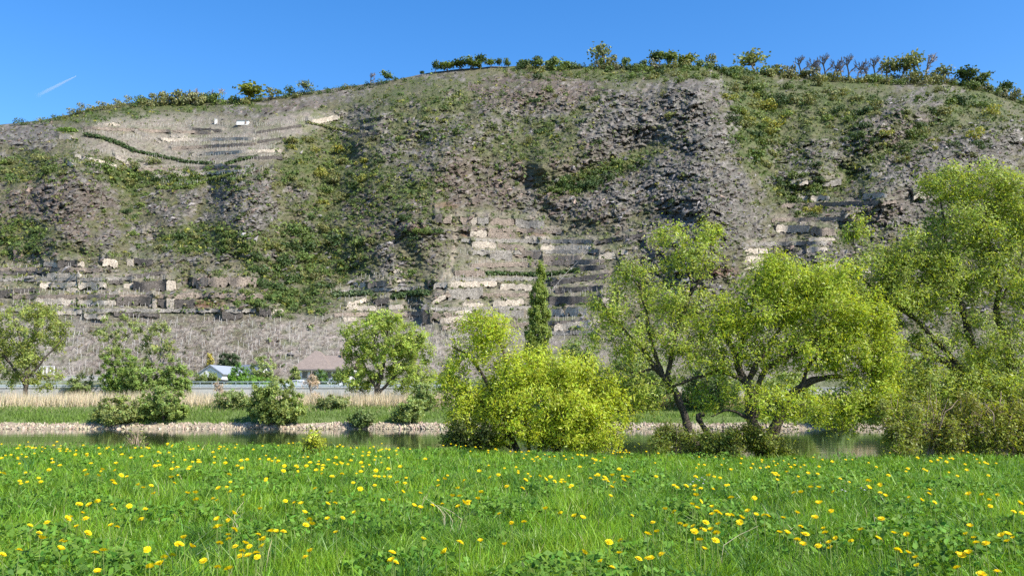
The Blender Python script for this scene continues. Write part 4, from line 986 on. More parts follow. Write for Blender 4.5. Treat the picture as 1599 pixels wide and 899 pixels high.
for wx in (464, 476, 488, 513, 524):
    mb = MB(); mb.box((X(wx), -.02, Z(585)), (.95, .08, 1.15)); f = mb.build("window", WOODM, r); mb = MB(); mb.box((X(wx), -.05, Z(585)), (.78, .08, .98)); mb.build("pane", GLASS, f)
    if wx in (464, 476, 488): 
        mb = MB(); mb.box((X(wx), -.08, Z(585) - .62), (1.1, .2, .07)); mb.build("sill", CONC, f)
# gardens: a pale wall behind the railing and a pole
for x0_, x1_, y_, lab in [(100, 190, 588, "low pale garden wall behind the railing, left of the leaning bushes"), (255, 335, 597, "low pale garden wall beside the small white house")]:
    a, b = at(x0_, y_, 158.5), at(x1_, y_, 158.5); mb = MB(); mb.box((0, 0, -.25), (b[0] - a[0], .3, .8)); o = mb.build("garden_wall", CONC); o.location = tuple((a + b) / 2); tag(o, lab, "wall", "garden walls", "thing")
    mb = MB(); mb.box((0, 0, .19), (b[0] - a[0] + .1, .4, .08)); mb.build("coping", plain_material("pale_coping", (.6, .57, .52), .8, .3, 1, .12, .1), o)
p = at(337, 568, 168); p[2] -= 3.0; r = empty("utility_pole", p); tag(r, "thin grey utility pole rising behind the small white house", "pole")
mb = MB(); mb.tube([(0, 0, 0), (0, 0, 5.4)], [.09, .07], 6); mb.build("shaft", BARK_GREY, r); mb = MB(); mb.box((0, 0, 5.0), (.9, .08, .1)); mb.build("crossarm", BARK_GREY, r)
fr = empty("white_fence", at(72, 582, 163)); tag(fr, "short white post fence on the slope behind the leftmost willow", "fence")
mbp = MB(); mbp.box((0, 0, .5), (.12, .12, 1.5)); pd = mbp.build("post", WHITE, link=False).data
for i in range(5):
    o = bpy.data.objects.new("post", pd); COL.objects.link(o); o.parent = fr; o.location = ((i - 2) * .6, i * .1, 0)
mb = MB(); mb.box((0, .15, 1.2), (2.6, .05, .09)); mb.build("rail", WHITE, fr)

# a parked car on the road, glimpsed through the bushes
def car(label, px, Y, paint, flip=1):
    r = empty("parked_car", (at(px, 600, Y)[0], Y, 5.725)); tag(r, label, "car", "cars on the riverside road")
    prof = np.array([(-2.1,.30),(-2.12,.62),(-1.95,.86),(-1.45,.95),(-.75,1.42),(.75,1.46),(1.45,1.02),(2.0,.90),(2.14,.62),(2.1,.30)])
    mb = MB(); n_ = len(prof); V = np.vstack([np.stack([prof[:, 0], np.full(n_, -.82 + .0), prof[:, 1]], -1), np.stack([prof[:, 0], np.full(n_, .82), prof[:, 1]], -1)])
    V[:, 1] *= np.where(V[:, 2] > 1.1, .82, 1.0)
    mb.add(V, [np.array([list(range(n_))]), np.array([list(range(2 * n_ - 1, n_ - 1, -1))]), np.array([[i, n_ + i, n_ + (i + 1) % n_, (i + 1) % n_] for i in range(n_)])])
    mb.build("body", plain_material("car_paint", paint, .3, .6, 1, .03, 0), r)
    for s in (-1, 1):
        mb = MB(); W_ = np.array([(-1.30, 1.0), (-.72, 1.36), (-.05, 1.38), (-.05, 1.0)]); W2 = np.array([(.03, 1.0), (.03, 1.38), (.70, 1.38), (1.28, 1.04)])
        for q in (W_, W2):
            Vw = np.stack([q[:, 0], s * (np.where(q[:, 1] > 1.1, .69, .826)), q[:, 1]], -1); mb.add(np.vstack([Vw, Vw - np.array([0, s * .03, 0])]), np.array([[0, 1, 2, 3], [4, 7, 6, 5], [0, 4, 5, 1], [1, 5, 6, 2], [2, 6, 7, 3], [3, 7, 4, 0]]))
        mb.build("window", GLASS, r)
        for wx in (-1.3, 1.32):
            mb = MB(); mb.tube([(wx, s * .62, .31), (wx, s * .84, .31)], .31, 14); w_ = mb.build("wheel", plain_material("tyre_rubber", (.03, .03, .03), .8, .3, 5, .1, 0), r)
            mb = MB(); mb.tube([(wx, s * .80, .31), (wx, s * .852, .31)], .19, 10); mb.build("rim", plain_material("wheel_rim", (.5, .5, .52), .4, .5, 5, .1, 0, .6), w_)
        mb = MB(); mb.box((2.02, s * .6, .72), (.2, .34, .14)); mb.build("headlight", GLASS, r)
    return r
car("silver-grey car on the road beyond the dry hanging tree", 466, 152.6, (.55, .56, .57)); car("white car on the road beside the big willow's trunk", 547, 152.6, (.75, .75, .74))

# ------------------------------------------------------------------ trees and bushes of the valley floor
U5 = np.linspace(0, 1, 5)[:, None]
def valley_tree(name, label, cat, Y, limbs, clumps, base, leaf=(.30, .16), rc=.7, per=60, seed=0, bark=None, leafmat=None, twigs=3, twig_r=.012, droop=0.0, group=None, branch_r=.035, dark=.10, limbk=7, up=.25, stretch=1.0, clumptone=.16, dens=1.2, tint=1.85):
    """limbs: [(points (px,py,dY), r0, r1)]; clumps: [(px,py,dY,rx_px,ry_px,count)] in photograph pixels at distance Y"""
    rg = RNG(seed); base = tuple(np.array(base) * tint); bark = bark or BARK; leafmat = leafmat or LEAF_N; sc = Y / F
    root = at(limbs[0][0][0][0], limbs[0][0][0][1], Y); r = empty(name, root); tag(r, label, cat, group)
    mbt = MB(); sk = []
    for pts, r0, r1 in limbs:
        P_ = np.array([at(a, b, Y + d) for a, b, d in pts]) - root
        n_ = max(6, len(pts) * 5); P_ = catmull(P_, n_); 
        L_ = np.linalg.norm(P_[-1] - P_[0]); wob = np.stack([fbm(np.linspace(0, 3, n_), np.full(n_, seed + k_ * 7.3 + len(sk)), seed, 2) for k_ in range(3)], -1)
        P_ = P_ + wob * .035 * L_ * np.sin(np.linspace(0, math.pi, n_))[:, None]
        R_ = np.linspace(r0, r1, n_) * (1 + .10 * rg.normal(size=n_)); R_[0] *= 1.25
        mbt.tube(P_, R_, limbk); sk += [(q, rr_) for q, rr_ in zip(P_, R_)]
    mbt.build("trunk", bark, r, True)
    SK = np.zeros((len(sk) + 3 * sum(c_[5] for c_ in clumps), 3)); ns = len(sk); SK[:ns] = np.array([q for q, _ in sk])
    mbb = MB(); LP, LN, LC = [], [], []; CUR, CR, TW = [], [], []
    for (cx, cy, dY, rx, ry, cnt) in clumps:
        c0 = at(cx, cy, Y + dY) - root; rxm, rym = rx * sc, ry * sc
        d = unit_vecs(rg, cnt) * (rg.uniform(.12, 1, (cnt, 1)) ** .42); cc = c0 + d * np.array([rxm, rxm * .8, rym])
        for q in cc[np.argsort(np.linalg.norm(cc - c0, axis=1))]:
            S_ = SK[:ns]; dq = S_ - q; dist = np.sqrt((dq * dq).sum(1)) + .6 * np.maximum(dq[:, 2], 0); j = int(np.argmin(dist)); a0_ = S_[j].copy(); dj = dist[j]
            mid = (a0_ + q) / 2 + rg.normal(0, .08, 3) * dj + np.array([0, 0, up * .25 * dj]); u5 = U5
            cur = (1 - u5) ** 2 * a0_ + 2 * u5 * (1 - u5) * mid + u5 ** 2 * q; br = min(branch_r * (.5 + .5 * min(dj, 2)), branch_r * 1.4)
            CUR.append(cur); CR.append(br); SK[ns:ns + 3] = cur[2:]; ns += 3
            tone = (1 + rg.normal(0, clumptone)); bdir = (q - a0_) / (np.linalg.norm(q - a0_) + 1e-6)
            m = max(4, int(per * dens * rg.uniform(.6, 1.4))); nt2 = max(2, twigs); tdir = unit_vecs(rg, nt2) + bdir * .5 + np.array([0, 0, up - droop]); tdir /= np.linalg.norm(tdir, axis=1, keepdims=True)
            tl = rc * rg.uniform(.7, 1.5, nt2); tip_ = q + tdir * tl[:, None]; tip_[:, 2] -= droop * tl * .5
            TW.append(np.stack([np.repeat(q[None], nt2, 0), q + tdir * (tl * .6)[:, None], tip_], 1))
            ki = rg.integers(0, nt2, m); u = rg.uniform(.0, 1.05, m); base_p = q + tdir[ki] * (tl[ki] * u)[:, None]; base_p[:, 2] -= droop * tl[ki] * .5 * u ** 2
            pp = base_p + rg.normal(0, rc * .26, (m, 3)) * np.array([1, 1, stretch])
            od = pp - c0; od /= np.linalg.norm(od, axis=1, keepdims=True) + 1e-6
            LP.append(pp); LN.append(od); LC.append(np.full((m, 1), tone))
    CUR = np.array(CUR); CR = np.array(CR); mbb.tubes(CUR, CR[:, None] * np.linspace(1, .35, 5)[None], 3)
    if twig_r > 0 and Y < 60: TW = np.concatenate(TW); mbb.tubes(TW, np.repeat(np.array([[1, .8, .4]]) * twig_r, len(TW), 0), 3)
    LN = np.concatenate(LN); m = len(LN); LN = unit_vecs(rg, m) * .9 + LN * .75 + np.array([0.15, -.1, .4]); LC = vary(rg, base, m, .16, .09) * np.concatenate(LC)
    mbb.build("branches", bark, r)["kind"] = "stuff"
    LP = np.concatenate(LP); LN /= np.linalg.norm(LN, axis=1, keepdims=True)
    sz = rg.uniform(.65, 1.35, len(LP)); V, f, c = leaf_tris(rg, LP, LN, leaf[0] * sz, leaf[1] * sz, LC)
    mesh_obj("crown", V, [f], leafmat, r, c); valley_tree.leaves += len(LP)
    return r
valley_tree.leaves = 0
LEAF_N = leaf_material("tree_leaves", trans=.42, rough=.5, spec=.3)
FL = (.31, .19)
G = "trees and bushes on the far bank"
valley_tree("willow_tree", "big olive willow at the left end of the far bank", "tree", 139, [([(40, 629, 0), (42, 580, 0), (50, 530, 0), (60, 490, 0)], .45, .10), ([(40, 600, 0), (10, 560, 0), (-25, 520, 0)], .3, .08), ([(42, 590, 0), (75, 555, -1), (105, 520, -1)], .2, .05), ([(42, 585, 0), (30, 530, 0), (20, 485, 0)], .2, .05)],
  [(45, 520, 0, 62, 42, 95), (-30, 530, 0, 55, 50, 70), (20, 570, 0, 62, 38, 85), (85, 515, 0, 28, 28, 28), (60, 485, 0, 30, 16, 20), (75, 592, 1, 25, 18, 14)], (.155, .18, .042), FL, .85, 62, 301, None, None, 3, .012, .1, G)
valley_tree("poplar_tree", "thin sparse poplar on the far bank, left of the pair behind the round bushes", "tree", 146, [([(183, 626, 0), (180, 550, 0), (176, 500, 0)], .22, .05), ([(181, 560, 0), (205, 520, 0)], .1, .04)],
  [(172, 520, 0, 22, 26, 26), (198, 515, 0, 14, 22, 16), (175, 548, 0, 22, 14, 14)], (.16, .19, .065), (.32, .2), .6, 42, 302, BARK_GREY, None, 3, .012, 0, G)
valley_tree("poplar_tree", "thin sparse poplar on the far bank, right of the pair behind the round bushes", "tree", 146, [([(245, 626, 0), (250, 560, 0), (256, 505, 0)], .22, .05), ([(248, 575, 0), (270, 540, 0)], .1, .04), ([(246, 580, 0), (228, 545, 0)], .1, .04)],
  [(252, 525, 0, 22, 28, 30), (235, 548, 0, 22, 18, 18), (262, 550, 0, 14, 18, 12), (222, 520, 0, 10, 14, 7)], (.165, .19, .065), (.32, .2), .6, 42, 303, BARK_GREY, None, 3, .012, 0, G)
def round_bush(label, px, ptop, pbot, hw, Y, base, seed, dens=1.0, name="bush", leafmat=None, rc=.55, cat="bush", leaf=FL, trunk=True, lean=0):
    if pbot >= 630: Y = float(np.interp(pbot, [629, 633, 641, 654, 659, 666], [133, 130, 126, 121.5, 120.2, 118.5]))
    elif Y < 149: pbot = float(np.interp(Y, [134, 141, 149], [630, 627.5, 624.5]))
    cy = (ptop + pbot) / 2; hh = (pbot - ptop) / 2; k_ = int(dens * (hw * hh) * .052) + 14
    limbs = [([(px + lean * .3, pbot, 0), (px + rr_ * .4, cy + hh * .2, 0), (px + rr_ * hw * .06 + lean * .2, ptop + hh * .5, 0)], .12, .03) for rr_ in (0, -7, 8)]
    return valley_tree(name, label, cat, Y, limbs, [(px, cy, 0, hw * .88, hh * .92, int(k_ * 1.25)), (px - hw * .35, cy + hh * .45, 0, hw * .6, hh * .5, k_ // 3), (px + hw * .35, cy + hh * .45, 0, hw * .6, hh * .5, k_ // 3)], base, leaf, rc, 52, seed, None, leafmat, 3, .01, 0, G)
round_bush("round fresh green tree on the far bank below the sparse poplars", 188, 541, 604, 36, 143, (.115, .165, .035), 304)
round_bush("wide low green tree on the far bank beside the railing gap", 225, 561, 616, 42, 141, (.12, .165, .04), 305); round_bush("spreading green tree with dark stem by the reeds", 275, 558, 612, 28, 141, (.125, .17, .042), 306)
round_bush("rounded green willow bush left of the small white house, above the stones", 255, 602, 657, 42, 127, (.125, .165, .042), 307)
round_bush("grey-green straggly willow bush hanging to the far waterline", 182, 617, 664, 38, 126, (.14, .165, .05), 308, .8)
round_bush("large round green bush on the far bank in front of the brown-roofed house", 433, 588, 664, 46, 127, (.14, .175, .045), 309, 1.1)
round_bush("grey-green low bush left of the large round bush", 368, 612, 637, 34, 131, (.135, .165, .055), 310, .9)
round_bush("small round bush on the far bank under the big willow", 566, 637, 666, 22, 125.5, (.10, .135, .04), 311)
round_bush("dark clipped conifer behind the small white house", 357, 547, 578, 18, 174, (.035, .055, .022), 312, 1.2, "conifer", None, .5, "tree", (.3, .16))
round_bush("bright green dense bush right of the small white house", 374, 570, 607, 19, 156.5, (.085, .165, .022), 313, 1.2); round_bush("low bright green bush behind the railing", 400, 588, 607, 26, 155.8, (.09, .165, .025), 314, 1.1)
round_bush("pale green young tree between the two houses", 409, 552, 606, 22, 158.5, (.17, .205, .075), 315, .85, "young_tree", None, .5, "tree")
round_bush("dark green ivy bush against the white wall of the big house", 498, 576, 612, 14, 156, (.06, .11, .028), 316, 1.2)
round_bush("thin pale tree in front of the white wall of the big house", 462, 572, 606, 9, 156.5, (.15, .18, .06), 343, .7, "young_tree", None, .4, "tree")
round_bush("green bush hiding the right end of the brown-roofed house", 532, 572, 608, 16, 156, (.12, .16, .045), 345, 1.0)
round_bush("small leafing sapling left of the small white house", 327, 549, 590, 7, 168, (.25, .22, .06), 317, .6, "sapling", None, .3, "tree")
round_bush("shrub row along the road left of the white house", 322, 582, 600, 22, 157.5, (.12, .15, .045), 318, .9); round_bush("green bush by the road under the first sparse poplar", 125, 583, 616, 22, 148, (.12, .15, .05), 319, .7)
round_bush("low olive bush among the reeds right of the large round bush", 520, 617, 637, 28, 134, (.14, .16, .06), 320, .8)
round_bush("small grey-green willow bush right of the small round bush", 640, 620, 660, 24, 126.5, (.14, .175, .05), 321, .8); round_bush("green bush at the end of the visible railing", 660, 590, 640, 22, 140, (.13, .165, .05), 322, .8)
valley_tree("willow_tree", "big full green willow on the far bank in front of the brown-roofed house", "tree", 136, [([(592, 634, 0), (590, 600, 0), (600, 560, 0), (605, 515, 0)], .5, .10), ([(590, 610, 0), (570, 575, 0), (552, 545, 0)], .28, .06), ([(592, 612, 0), (625, 580, 0), (655, 555, 0)], .28, .06), ([(595, 590, 0), (585, 540, 0), (590, 500, 0)], .2, .05), ([(580, 634, 0), (565, 610, 0), (545, 598, 0)], .15, .04)],
  [(600, 530, 0, 62, 38, 120), (560, 540, 0, 32, 26, 40), (648, 545, 0, 28, 30, 42), (555, 592, 0, 30, 18, 34), (640, 590, 0, 40, 28, 60), (600, 500, 0, 28, 14, 24), (595, 570, 1, 60, 30, 60), (540, 518, 0, 10, 10, 5)], (.175, .22, .040), FL, .85, 64, 330, None, None, 3, .012, .15, G)
valley_tree("poplar_tree", "tall narrow columnar poplar rising behind the yellow-green bush", "tree", 148, [([(838, 640, 0), (840, 560, 0), (845, 420, 0)], .3, .04)],
  [(838, 555, 0, 21, 22, 110), (839, 522, 0, 20, 24, 120), (841, 490, 0, 17, 22, 90), (842, 462, 0, 13, 20, 60), (844, 437, 0, 8, 18, 32), (845, 420, 0, 3, 12, 12), (836, 590, 0, 20, 22, 80)], (.135, .172, .036), (.26, .17), .52, 80, 331, BARK_GREY, None, 3, .012, 0, G, up=1.3, stretch=1.5, clumptone=.08)
for px, pt, pb, hw, Y_, b_, lab, sd in [(905, 520, 640, 40, 140, (.12, .155, .05), "green tree on the far bank right of the columnar poplar", 332), (1000, 545, 640, 62, 138, (.125, .165, .05), "broad green tree on the far bank behind the leaning willow", 333), (1110, 560, 640, 50, 138, (.07, .10, .03), "dark green bush on the far bank behind the main willow", 334),
  (1230, 580, 650, 55, 137, (.16, .20, .05), "light green bush on the far bank behind the main willow", 335), (1300, 625, 668, 34, 128, (.12, .165, .05), "grey-green low bush above the stones by the far waterline", 336), (1420, 560, 650, 60, 137, (.13, .17, .05), "green tree on the far bank behind the twiggy shrubs", 337), (1540, 540, 650, 70, 139, (.12, .15, .05), "green tree on the far bank behind the tallest willow", 338), (760, 590, 640, 40, 140, (.11, .14, .05), "green bush on the far bank behind the crooked branches", 339), (700, 560, 625, 20, 143, (.14, .18, .05), "green tree on the far bank right of the big willow", 340)]:
    round_bush(lab, px, pt, pb, hw, Y_, b_, sd, .9, "tree" if pb - pt > 75 else "bush", None, .7, "tree" if pb - pt > 75 else "bush")
# withered hanging things by the railing
DRYL = leaf_material("dry_leaves", trans=.2, rough=.8, spec=.1)
valley_tree("dead_tree", "brown withered tree hung with dry creepers by the railing", "tree", 136, [([(486, 632, 0), (485, 600, 0), (487, 578, 0)], .16, .06), ([(486, 610, 0), (496, 600, 0)], .08, .04)], [(486, 592, 0, 11, 14, 16), (493, 620, 0, 8, 13, 12), (481, 625, 0, 5, 14, 8)], (.27, .21, .15), (.35, .07), .5, 60, 341, BARK_GREY, DRYL, 4, .014, .7, G)
valley_tree("dead_shrub", "brown withered creeper bundle by the railing near the small white house", "shrub", 137, [([(345, 620, 0), (341, 600, 0), (340, 590, 0)], .12, .05)], [(342, 600, 0, 6, 11, 8), (347, 615, 0, 6, 6, 6)], (.28, .22, .16), (.35, .07), .45, 55, 342, BARK_GREY, DRYL, 4, .014, .6, G)
print("leaves far", valley_tree.leaves)
# ------------------------------------------------------------------ willows and bushes on the near bank
NL = (.088, .036); NB = "trees and bushes on the near bank"; WBARK = plain_material("willow_bark", (.090, .072, .055), .95, .2, 7, .4, .9)
LEAF_W = leaf_material("willow_leaves", trans=.5, rough=.45, spec=.35)
kw = dict(clumptone=.12, leaf=NL, rc=.31, bark=WBARK, leafmat=LEAF_W, twigs=4, twig_r=.004, group=NB, branch_r=.016, dens=1.18, tint=1.6)
valley_tree("willow_bush", "large yellow-green willow bush with crooked limbs in the middle of the near bank", "bush", 24.5,
  [([(812, 716, 0), (800, 680, 0), (785, 640, 0), (762, 600, 0), (730, 560, 0), (705, 540, 0)], .10, .02), ([(790, 650, 0), (760, 630, 0), (725, 610, 0), (700, 590, 0)], .06, .015), ([(775, 620, 0), (790, 570, 0), (780, 530, 0), (750, 495, 0)], .06, .015),
   ([(840, 716, .2), (850, 660, .2), (870, 600, 0), (880, 570, 0)], .07, .02), ([(860, 716, 0), (900, 660, 0), (930, 610, 0)], .06, .015), ([(830, 716, .3), (820, 650, .3), (830, 590, .3)], .06, .015), ([(800, 700, 0), (750, 670, 0), (715, 640, 0)], .05, .012), ([(870, 716, -.2), (940, 680, -.2), (970, 650, 0)], .05, .012)],
  [(855, 640, 0, 108, 62, 230), (940, 650, 0, 48, 52, 60), (905, 620, 0, 72, 60, 130), (800, 590, 0, 55, 40, 62), (860, 580, 0, 70, 28, 60), (757, 520, 0, 48, 32, 58), (725, 560, 0, 30, 24, 16), (720, 640, 0, 28, 52, 52), (760, 675, 0, 55, 32, 70), (900, 680, 0, 80, 26, 90), (700, 600, 0, 14, 16, 8)],
  (.275, .32, .028), per=66, seed=401, up=.6, **kw)
valley_tree("willow_tree", "leaning willow with sparse upper branches left of the main willow", "tree", 24.8,
  [([(1094, 718, 0), (1080, 670, 0), (1060, 625, 0), (1035, 588, 0), (1005, 548, 0), (975, 518, 0)], .15, .04), ([(1035, 588, 0), (1012, 510, 0), (1000, 450, 0), (985, 410, 0)], .07, .015), ([(1040, 595, 0), (1060, 510, 0), (1078, 460, 0), (1072, 420, 0), (1045, 375, 0)], .07, .012), ([(1078, 460, 0), (1108, 405, 0), (1112, 370, 0)], .04, .01),
   ([(1005, 548, 0), (960, 500, 0), (940, 470, 0)], .05, .012), ([(1000, 450, 0), (975, 425, 0), (958, 420, 0)], .025, .008), ([(1025, 575, 0), (990, 580, 0), (955, 570, 0)], .04, .01), ([(1118, 718, 0), (1108, 680, 0), (1090, 652, 0), (1100, 646, 0)], .10, .06)],
  [(1048, 372, 0, 32, 18, 16), (1108, 372, 0, 24, 22, 18), (1075, 410, 0, 52, 24, 30), (985, 430, 0, 32, 20, 20), (955, 478, 0, 36, 28, 28), (1035, 470, 0, 52, 34, 42), (985, 535, 0, 48, 34, 44), (1060, 540, 0, 52, 36, 46), (932, 525, 0, 18, 20, 8), (1000, 600, 0, 52, 24, 32), (1085, 485, 0, 30, 30, 20), (1010, 625, 0, 34, 14, 10)],
  (.225, .27, .042), per=58, seed=402, up=.3, **kw)
valley_tree("willow_tree", "main spreading willow with dark forked trunk on the near bank", "tree", 24.6,
  [([(1192, 720, 0), (1180, 665, 0), (1168, 610, 0), (1155, 572, 0), (1142, 540, 0), (1118, 505, 0)], .20, .04), ([(1160, 592, 0), (1115, 580, 0), (1060, 600, 0), (1012, 598, 0)], .07, .015), ([(1165, 600, 0), (1188, 560, 0), (1215, 515, 0), (1238, 455, 0)], .09, .02), ([(1196, 715, .2), (1215, 650, .2), (1250, 608, 0), (1290, 588, 0), (1335, 592, 0)], .18, .04),
   ([(1178, 650, 0), (1188, 600, 0), (1205, 565, 0), (1260, 540, 0), (1300, 500, 0)], .11, .025), ([(1250, 608, 0), (1270, 560, 0), (1310, 520, 0)], .07, .02), ([(1155, 572, 0), (1160, 520, 0), (1175, 470, 0), (1180, 430, 0)], .06, .015), ([(1178, 660, 0), (1140, 640, 0), (1110, 650, 0)], .05, .015)],
  [(1232, 445, 0, 68, 38, 95), (1180, 490, 0, 66, 44, 95), (1285, 490, 0, 72, 52, 120), (1135, 525, 0, 46, 36, 44), (1335, 555, 0, 58, 48, 84), (1255, 548, 0, 80, 34, 74), (1360, 615, 0, 46, 38, 52), (1105, 575, 0, 40, 24, 24), (1215, 420, 0, 36, 20, 24), (1310, 630, .4, 40, 24, 26), (1195, 560, 0, 50, 26, 26), (1385, 560, 0, 40, 40, 40), (1350, 500, 0, 50, 40, 50), (1300, 440, 0, 45, 30, 36), (1330, 640, -.5, 50, 30, 36), (1385, 655, -.4, 40, 36, 34), (1190, 630, -.9, 60, 24, 22), (1265, 640, -.8, 40, 26, 18), (1120, 620, .5, 46, 20, 16)],
  (.235, .285, .030), per=66, seed=403, up=.25, **kw)
valley_tree("willow_tree", "tallest willow with arching limbs at the right end of the near bank", "tree", 25.4,
  [([(1580, 720, 0), (1570, 660, 0), (1540, 605, 0), (1485, 568, 0), (1432, 545, 0), (1392, 522, 0)], .19, .035), ([(1572, 670, 0), (1530, 560, 0), (1505, 480, 0), (1482, 400, 0), (1468, 310, 0)], .15, .02), ([(1575, 660, 0), (1575, 560, 0), (1562, 470, 0), (1552, 390, 0), (1540, 310, 0)], .14, .02), ([(1585, 700, 0), (1612, 560, 0), (1620, 430, 0), (1610, 330, 0)], .14, .02),
   ([(1500, 575, 0), (1440, 505, 0), (1378, 458, 0), (1335, 478, 0), (1308, 492, 0)], .08, .015), ([(1505, 480, 0), (1460, 430, 0), (1420, 385, 0)], .06, .012), ([(1430, 500, 0), (1350, 440, 0), (1336, 385, 0), (1332, 355, 0)], .035, .008), ([(1562, 470, 0), (1590, 420, 0), (1600, 370, 0)], .05, .012), ([(1450, 552, 0), (1420, 575, 0), (1380, 570, 0)], .04, .01)],
  [(1482, 290, 0, 42, 32, 50), (1548, 292, 0, 52, 34, 66), (1605, 330, 0, 56, 56, 84), (1505, 355, 0, 64, 42, 90), (1432, 395, 0, 52, 36, 56), (1372, 415, 0, 44, 30, 36), (1336, 365, 0, 15, 22, 12), (1575, 430, 0, 76, 48, 104), (1465, 460, 0, 62, 38, 60), (1390, 480, 0, 66, 38, 66), (1545, 535, 0, 76, 42, 84), (1435, 545, 0, 58, 32, 44), (1625, 500, 0, 50, 60, 60), (1330, 425, 0, 26, 20, 14), (1420, 450, 0, 60, 40, 56), (1500, 420, 0, 60, 40, 60), (1560, 360, 0, 50, 50, 60), (1480, 600, 0, 70, 30, 40), (1400, 610, 0, 50, 30, 30), (1590, 590, 0, 60, 40, 50), (1450, 610, -.6, 60, 30, 40), (1530, 610, -.8, 60, 34, 46), (1340, 470, 0, 50, 34, 36)],
  (.205, .25, .042), per=62, seed=404, up=.25, **kw)
# thickets at the feet of the willows
def bank_shrub(label, px, ptop, hw, Y, base, seed, n_stem=9, twig=(.20, .15, .10), dens=1.0, per=34, name="bank_shrub"):
    rg = RNG(seed); bark_ = BARK_TW if twig else WBARK; pb = 716; hh = pb - ptop
    limbs = [([(px + rg.normal(0, 5), pb, 0), (px + q * hw * .5, pb - hh * .5, rg.normal(0, .2)), (px + q * hw * .95 + rg.normal(0, 3), ptop + hh * (.08 + .22 * abs(q)) + rg.uniform(0, hh * .15), rg.normal(0, .3))], .022, .005) for q in np.linspace(-1, 1, n_stem)]
    tot = .036 * hw * hh * dens; cl = []
    for q in range(7):
        fx = rg.uniform(-.85, .85); cl.append((px + fx * hw, ptop + hh * rg.uniform(.25 + .25 * abs(fx), .85), rg.normal(0, .25), hw * rg.uniform(.25, .5), hh * rg.uniform(.16, .32), max(3, int(tot / 7))))
    return valley_tree(name, label, "bush", Y, limbs, cl, base, leaf=(.085, .036), rc=.22, per=per, seed=seed, bark=bark_, leafmat=LEAF_W, twigs=4, twig_r=.004, group=NB, branch_r=.007, dens=1.0, tint=1.3, limbk=5, up=.5)
BARK_TW = plain_material("pinkish_twigs", (.30, .22, .16), .9, .2, 9, .25, 0)
for i, (px, pt, hw, base, lab, dn) in enumerate([(1400, 600, 42, (.19, .225, .045), "thin twiggy bush between the main and the tallest willow", .8), (1455, 585, 50, (.205, .235, .05), "twiggy bush with pinkish stems below the arching limb", .7), (1512, 592, 50, (.22, .235, .04), "leafing twiggy bush left of the tallest willow's trunk", .9), (1562, 590, 50, (.225, .25, .035), "yellow-green bush in front of the tallest willow's trunk", 1.1), (1615, 590, 50, (.20, .23, .04), "leafy bush cut by the right edge of the photo", 1.0)]):
    bank_shrub(lab, px, pt, hw, 23.6 + .25 * (i % 3), base, 420 + i, 11, (.3, .2, .15), dn)
for i, (px, pt, hw, base, lab, dn) in enumerate([(1056, 645, 32, (.15, .185, .035), "dark leafy undergrowth left of the leaning willow's foot", 1.0), (1130, 640, 42, (.16, .195, .035), "leafy undergrowth between the two willow trunks", 1.1), (1200, 645, 38, (.17, .20, .035), "leafy undergrowth right of the main willow's forked trunk", 1.0), (728, 640, 44, (.10, .125, .03), "dark leafy undergrowth at the left foot of the yellow-green bush", 1.2)]):
    bank_shrub(lab, px, pt, hw, 24.0, base, 440 + i, 7, None, dn, 40)
bank_shrub("small bright yellow-green sprout at the meadow edge", 482, 669, 13, 20.5, (.30, .33, .03), 450, 6, None, 2.2, 22, "sprout")
bank_shrub("straggly dead-looking willow twigs at the meadow edge under the far bushes", 212, 662, 14, 22.5, (.16, .19, .045), 451, 9, (.3, .2, .1), .8, 14)
print("leaves near", valley_tree.leaves)
# ------------------------------------------------------------------ the flower meadow
def meadow_z(x, y):
    x = np.asarray(x, float); y = np.asarray(y, float)
    z = 2.56 - .20 * smooth(9, 22, y) * (.1 + .9 * smooth(-5, 1, x)) - .09 * smooth(0, 6, x) * smooth(10, 18, y) + .045 * fbm(x / 2.2, y / 2.2, 501, 3) * smooth(1, 6, y)
    return z - 2.75 * smooth(22.4, 31.5, y)
gx = np.concatenate([np.arange(-220, -24, 7.0), np.arange(-24, 24, .3), np.arange(24, 221, 7.0)]); gy = np.concatenate([np.arange(-160, 3, 6.0), np.arange(3, 33, .3)])
GX, GY = np.meshgrid(gx, gy); ii = np.arange(len(gy) - 1)[:, None] * len(gx) + np.arange(len(gx) - 1)[None]
o = mesh_obj("meadow", np.stack([GX, GY, meadow_z(GX, GY)], -1).reshape(-1, 3), [np.stack([ii, ii + 1, ii + len(gx) + 1, ii + len(gx)], -1).reshape(-1, 4)], grass_ground("meadow_soil", (.040, .075, .016), (.085, .14, .03), 3.0), None, None, True); o["kind"] = "structure"
rg = RNG(511)
def scatter(y0, y1, dens):
    w = lambda y: .5774 * y * 1.06 + 3.4
    n = int(dens * (w(y0) + w(y1)) * (y1 - y0)); y = rg.uniform(y0, y1, int(n * 1.3)); x = rg.uniform(-1, 1, len(y)) * w(y1); x, y = x[:n], y[:n]; k = (np.abs(x) < w(y) - 2.6) | ((np.abs(x) < w(y)) & (rg.uniform(size=len(x)) < .45)); return x[k], y[k]
X, Y = [], []
for a, b, d in [(3.6, 5.2, 1300), (5.2, 7, 1800), (7, 9, 1350), (9, 12, 850), (12, 16, 500), (16, 20, 330), (20, 25.5, 230)]:
    x, y = scatter(a, b, d); X.append(x); Y.append(y)
X = np.concatenate(X); Y = np.concatenate(Y); n = len(X)
pt = fbm(X / 1.5, Y / 1.5, 521, 3); pt2 = fbm(X / .55, Y / .55, 522, 2); pt3 = perlin(X / 4, Y / 4, 523)
H = np.clip(.115 * np.exp(rg.normal(0, .35, n)) * (1 + .55 * pt + .35 * pt2), .035, .33) * np.interp(Y, [4, 12, 22, 25], [.95, 1.0, 1.05, 1.5])
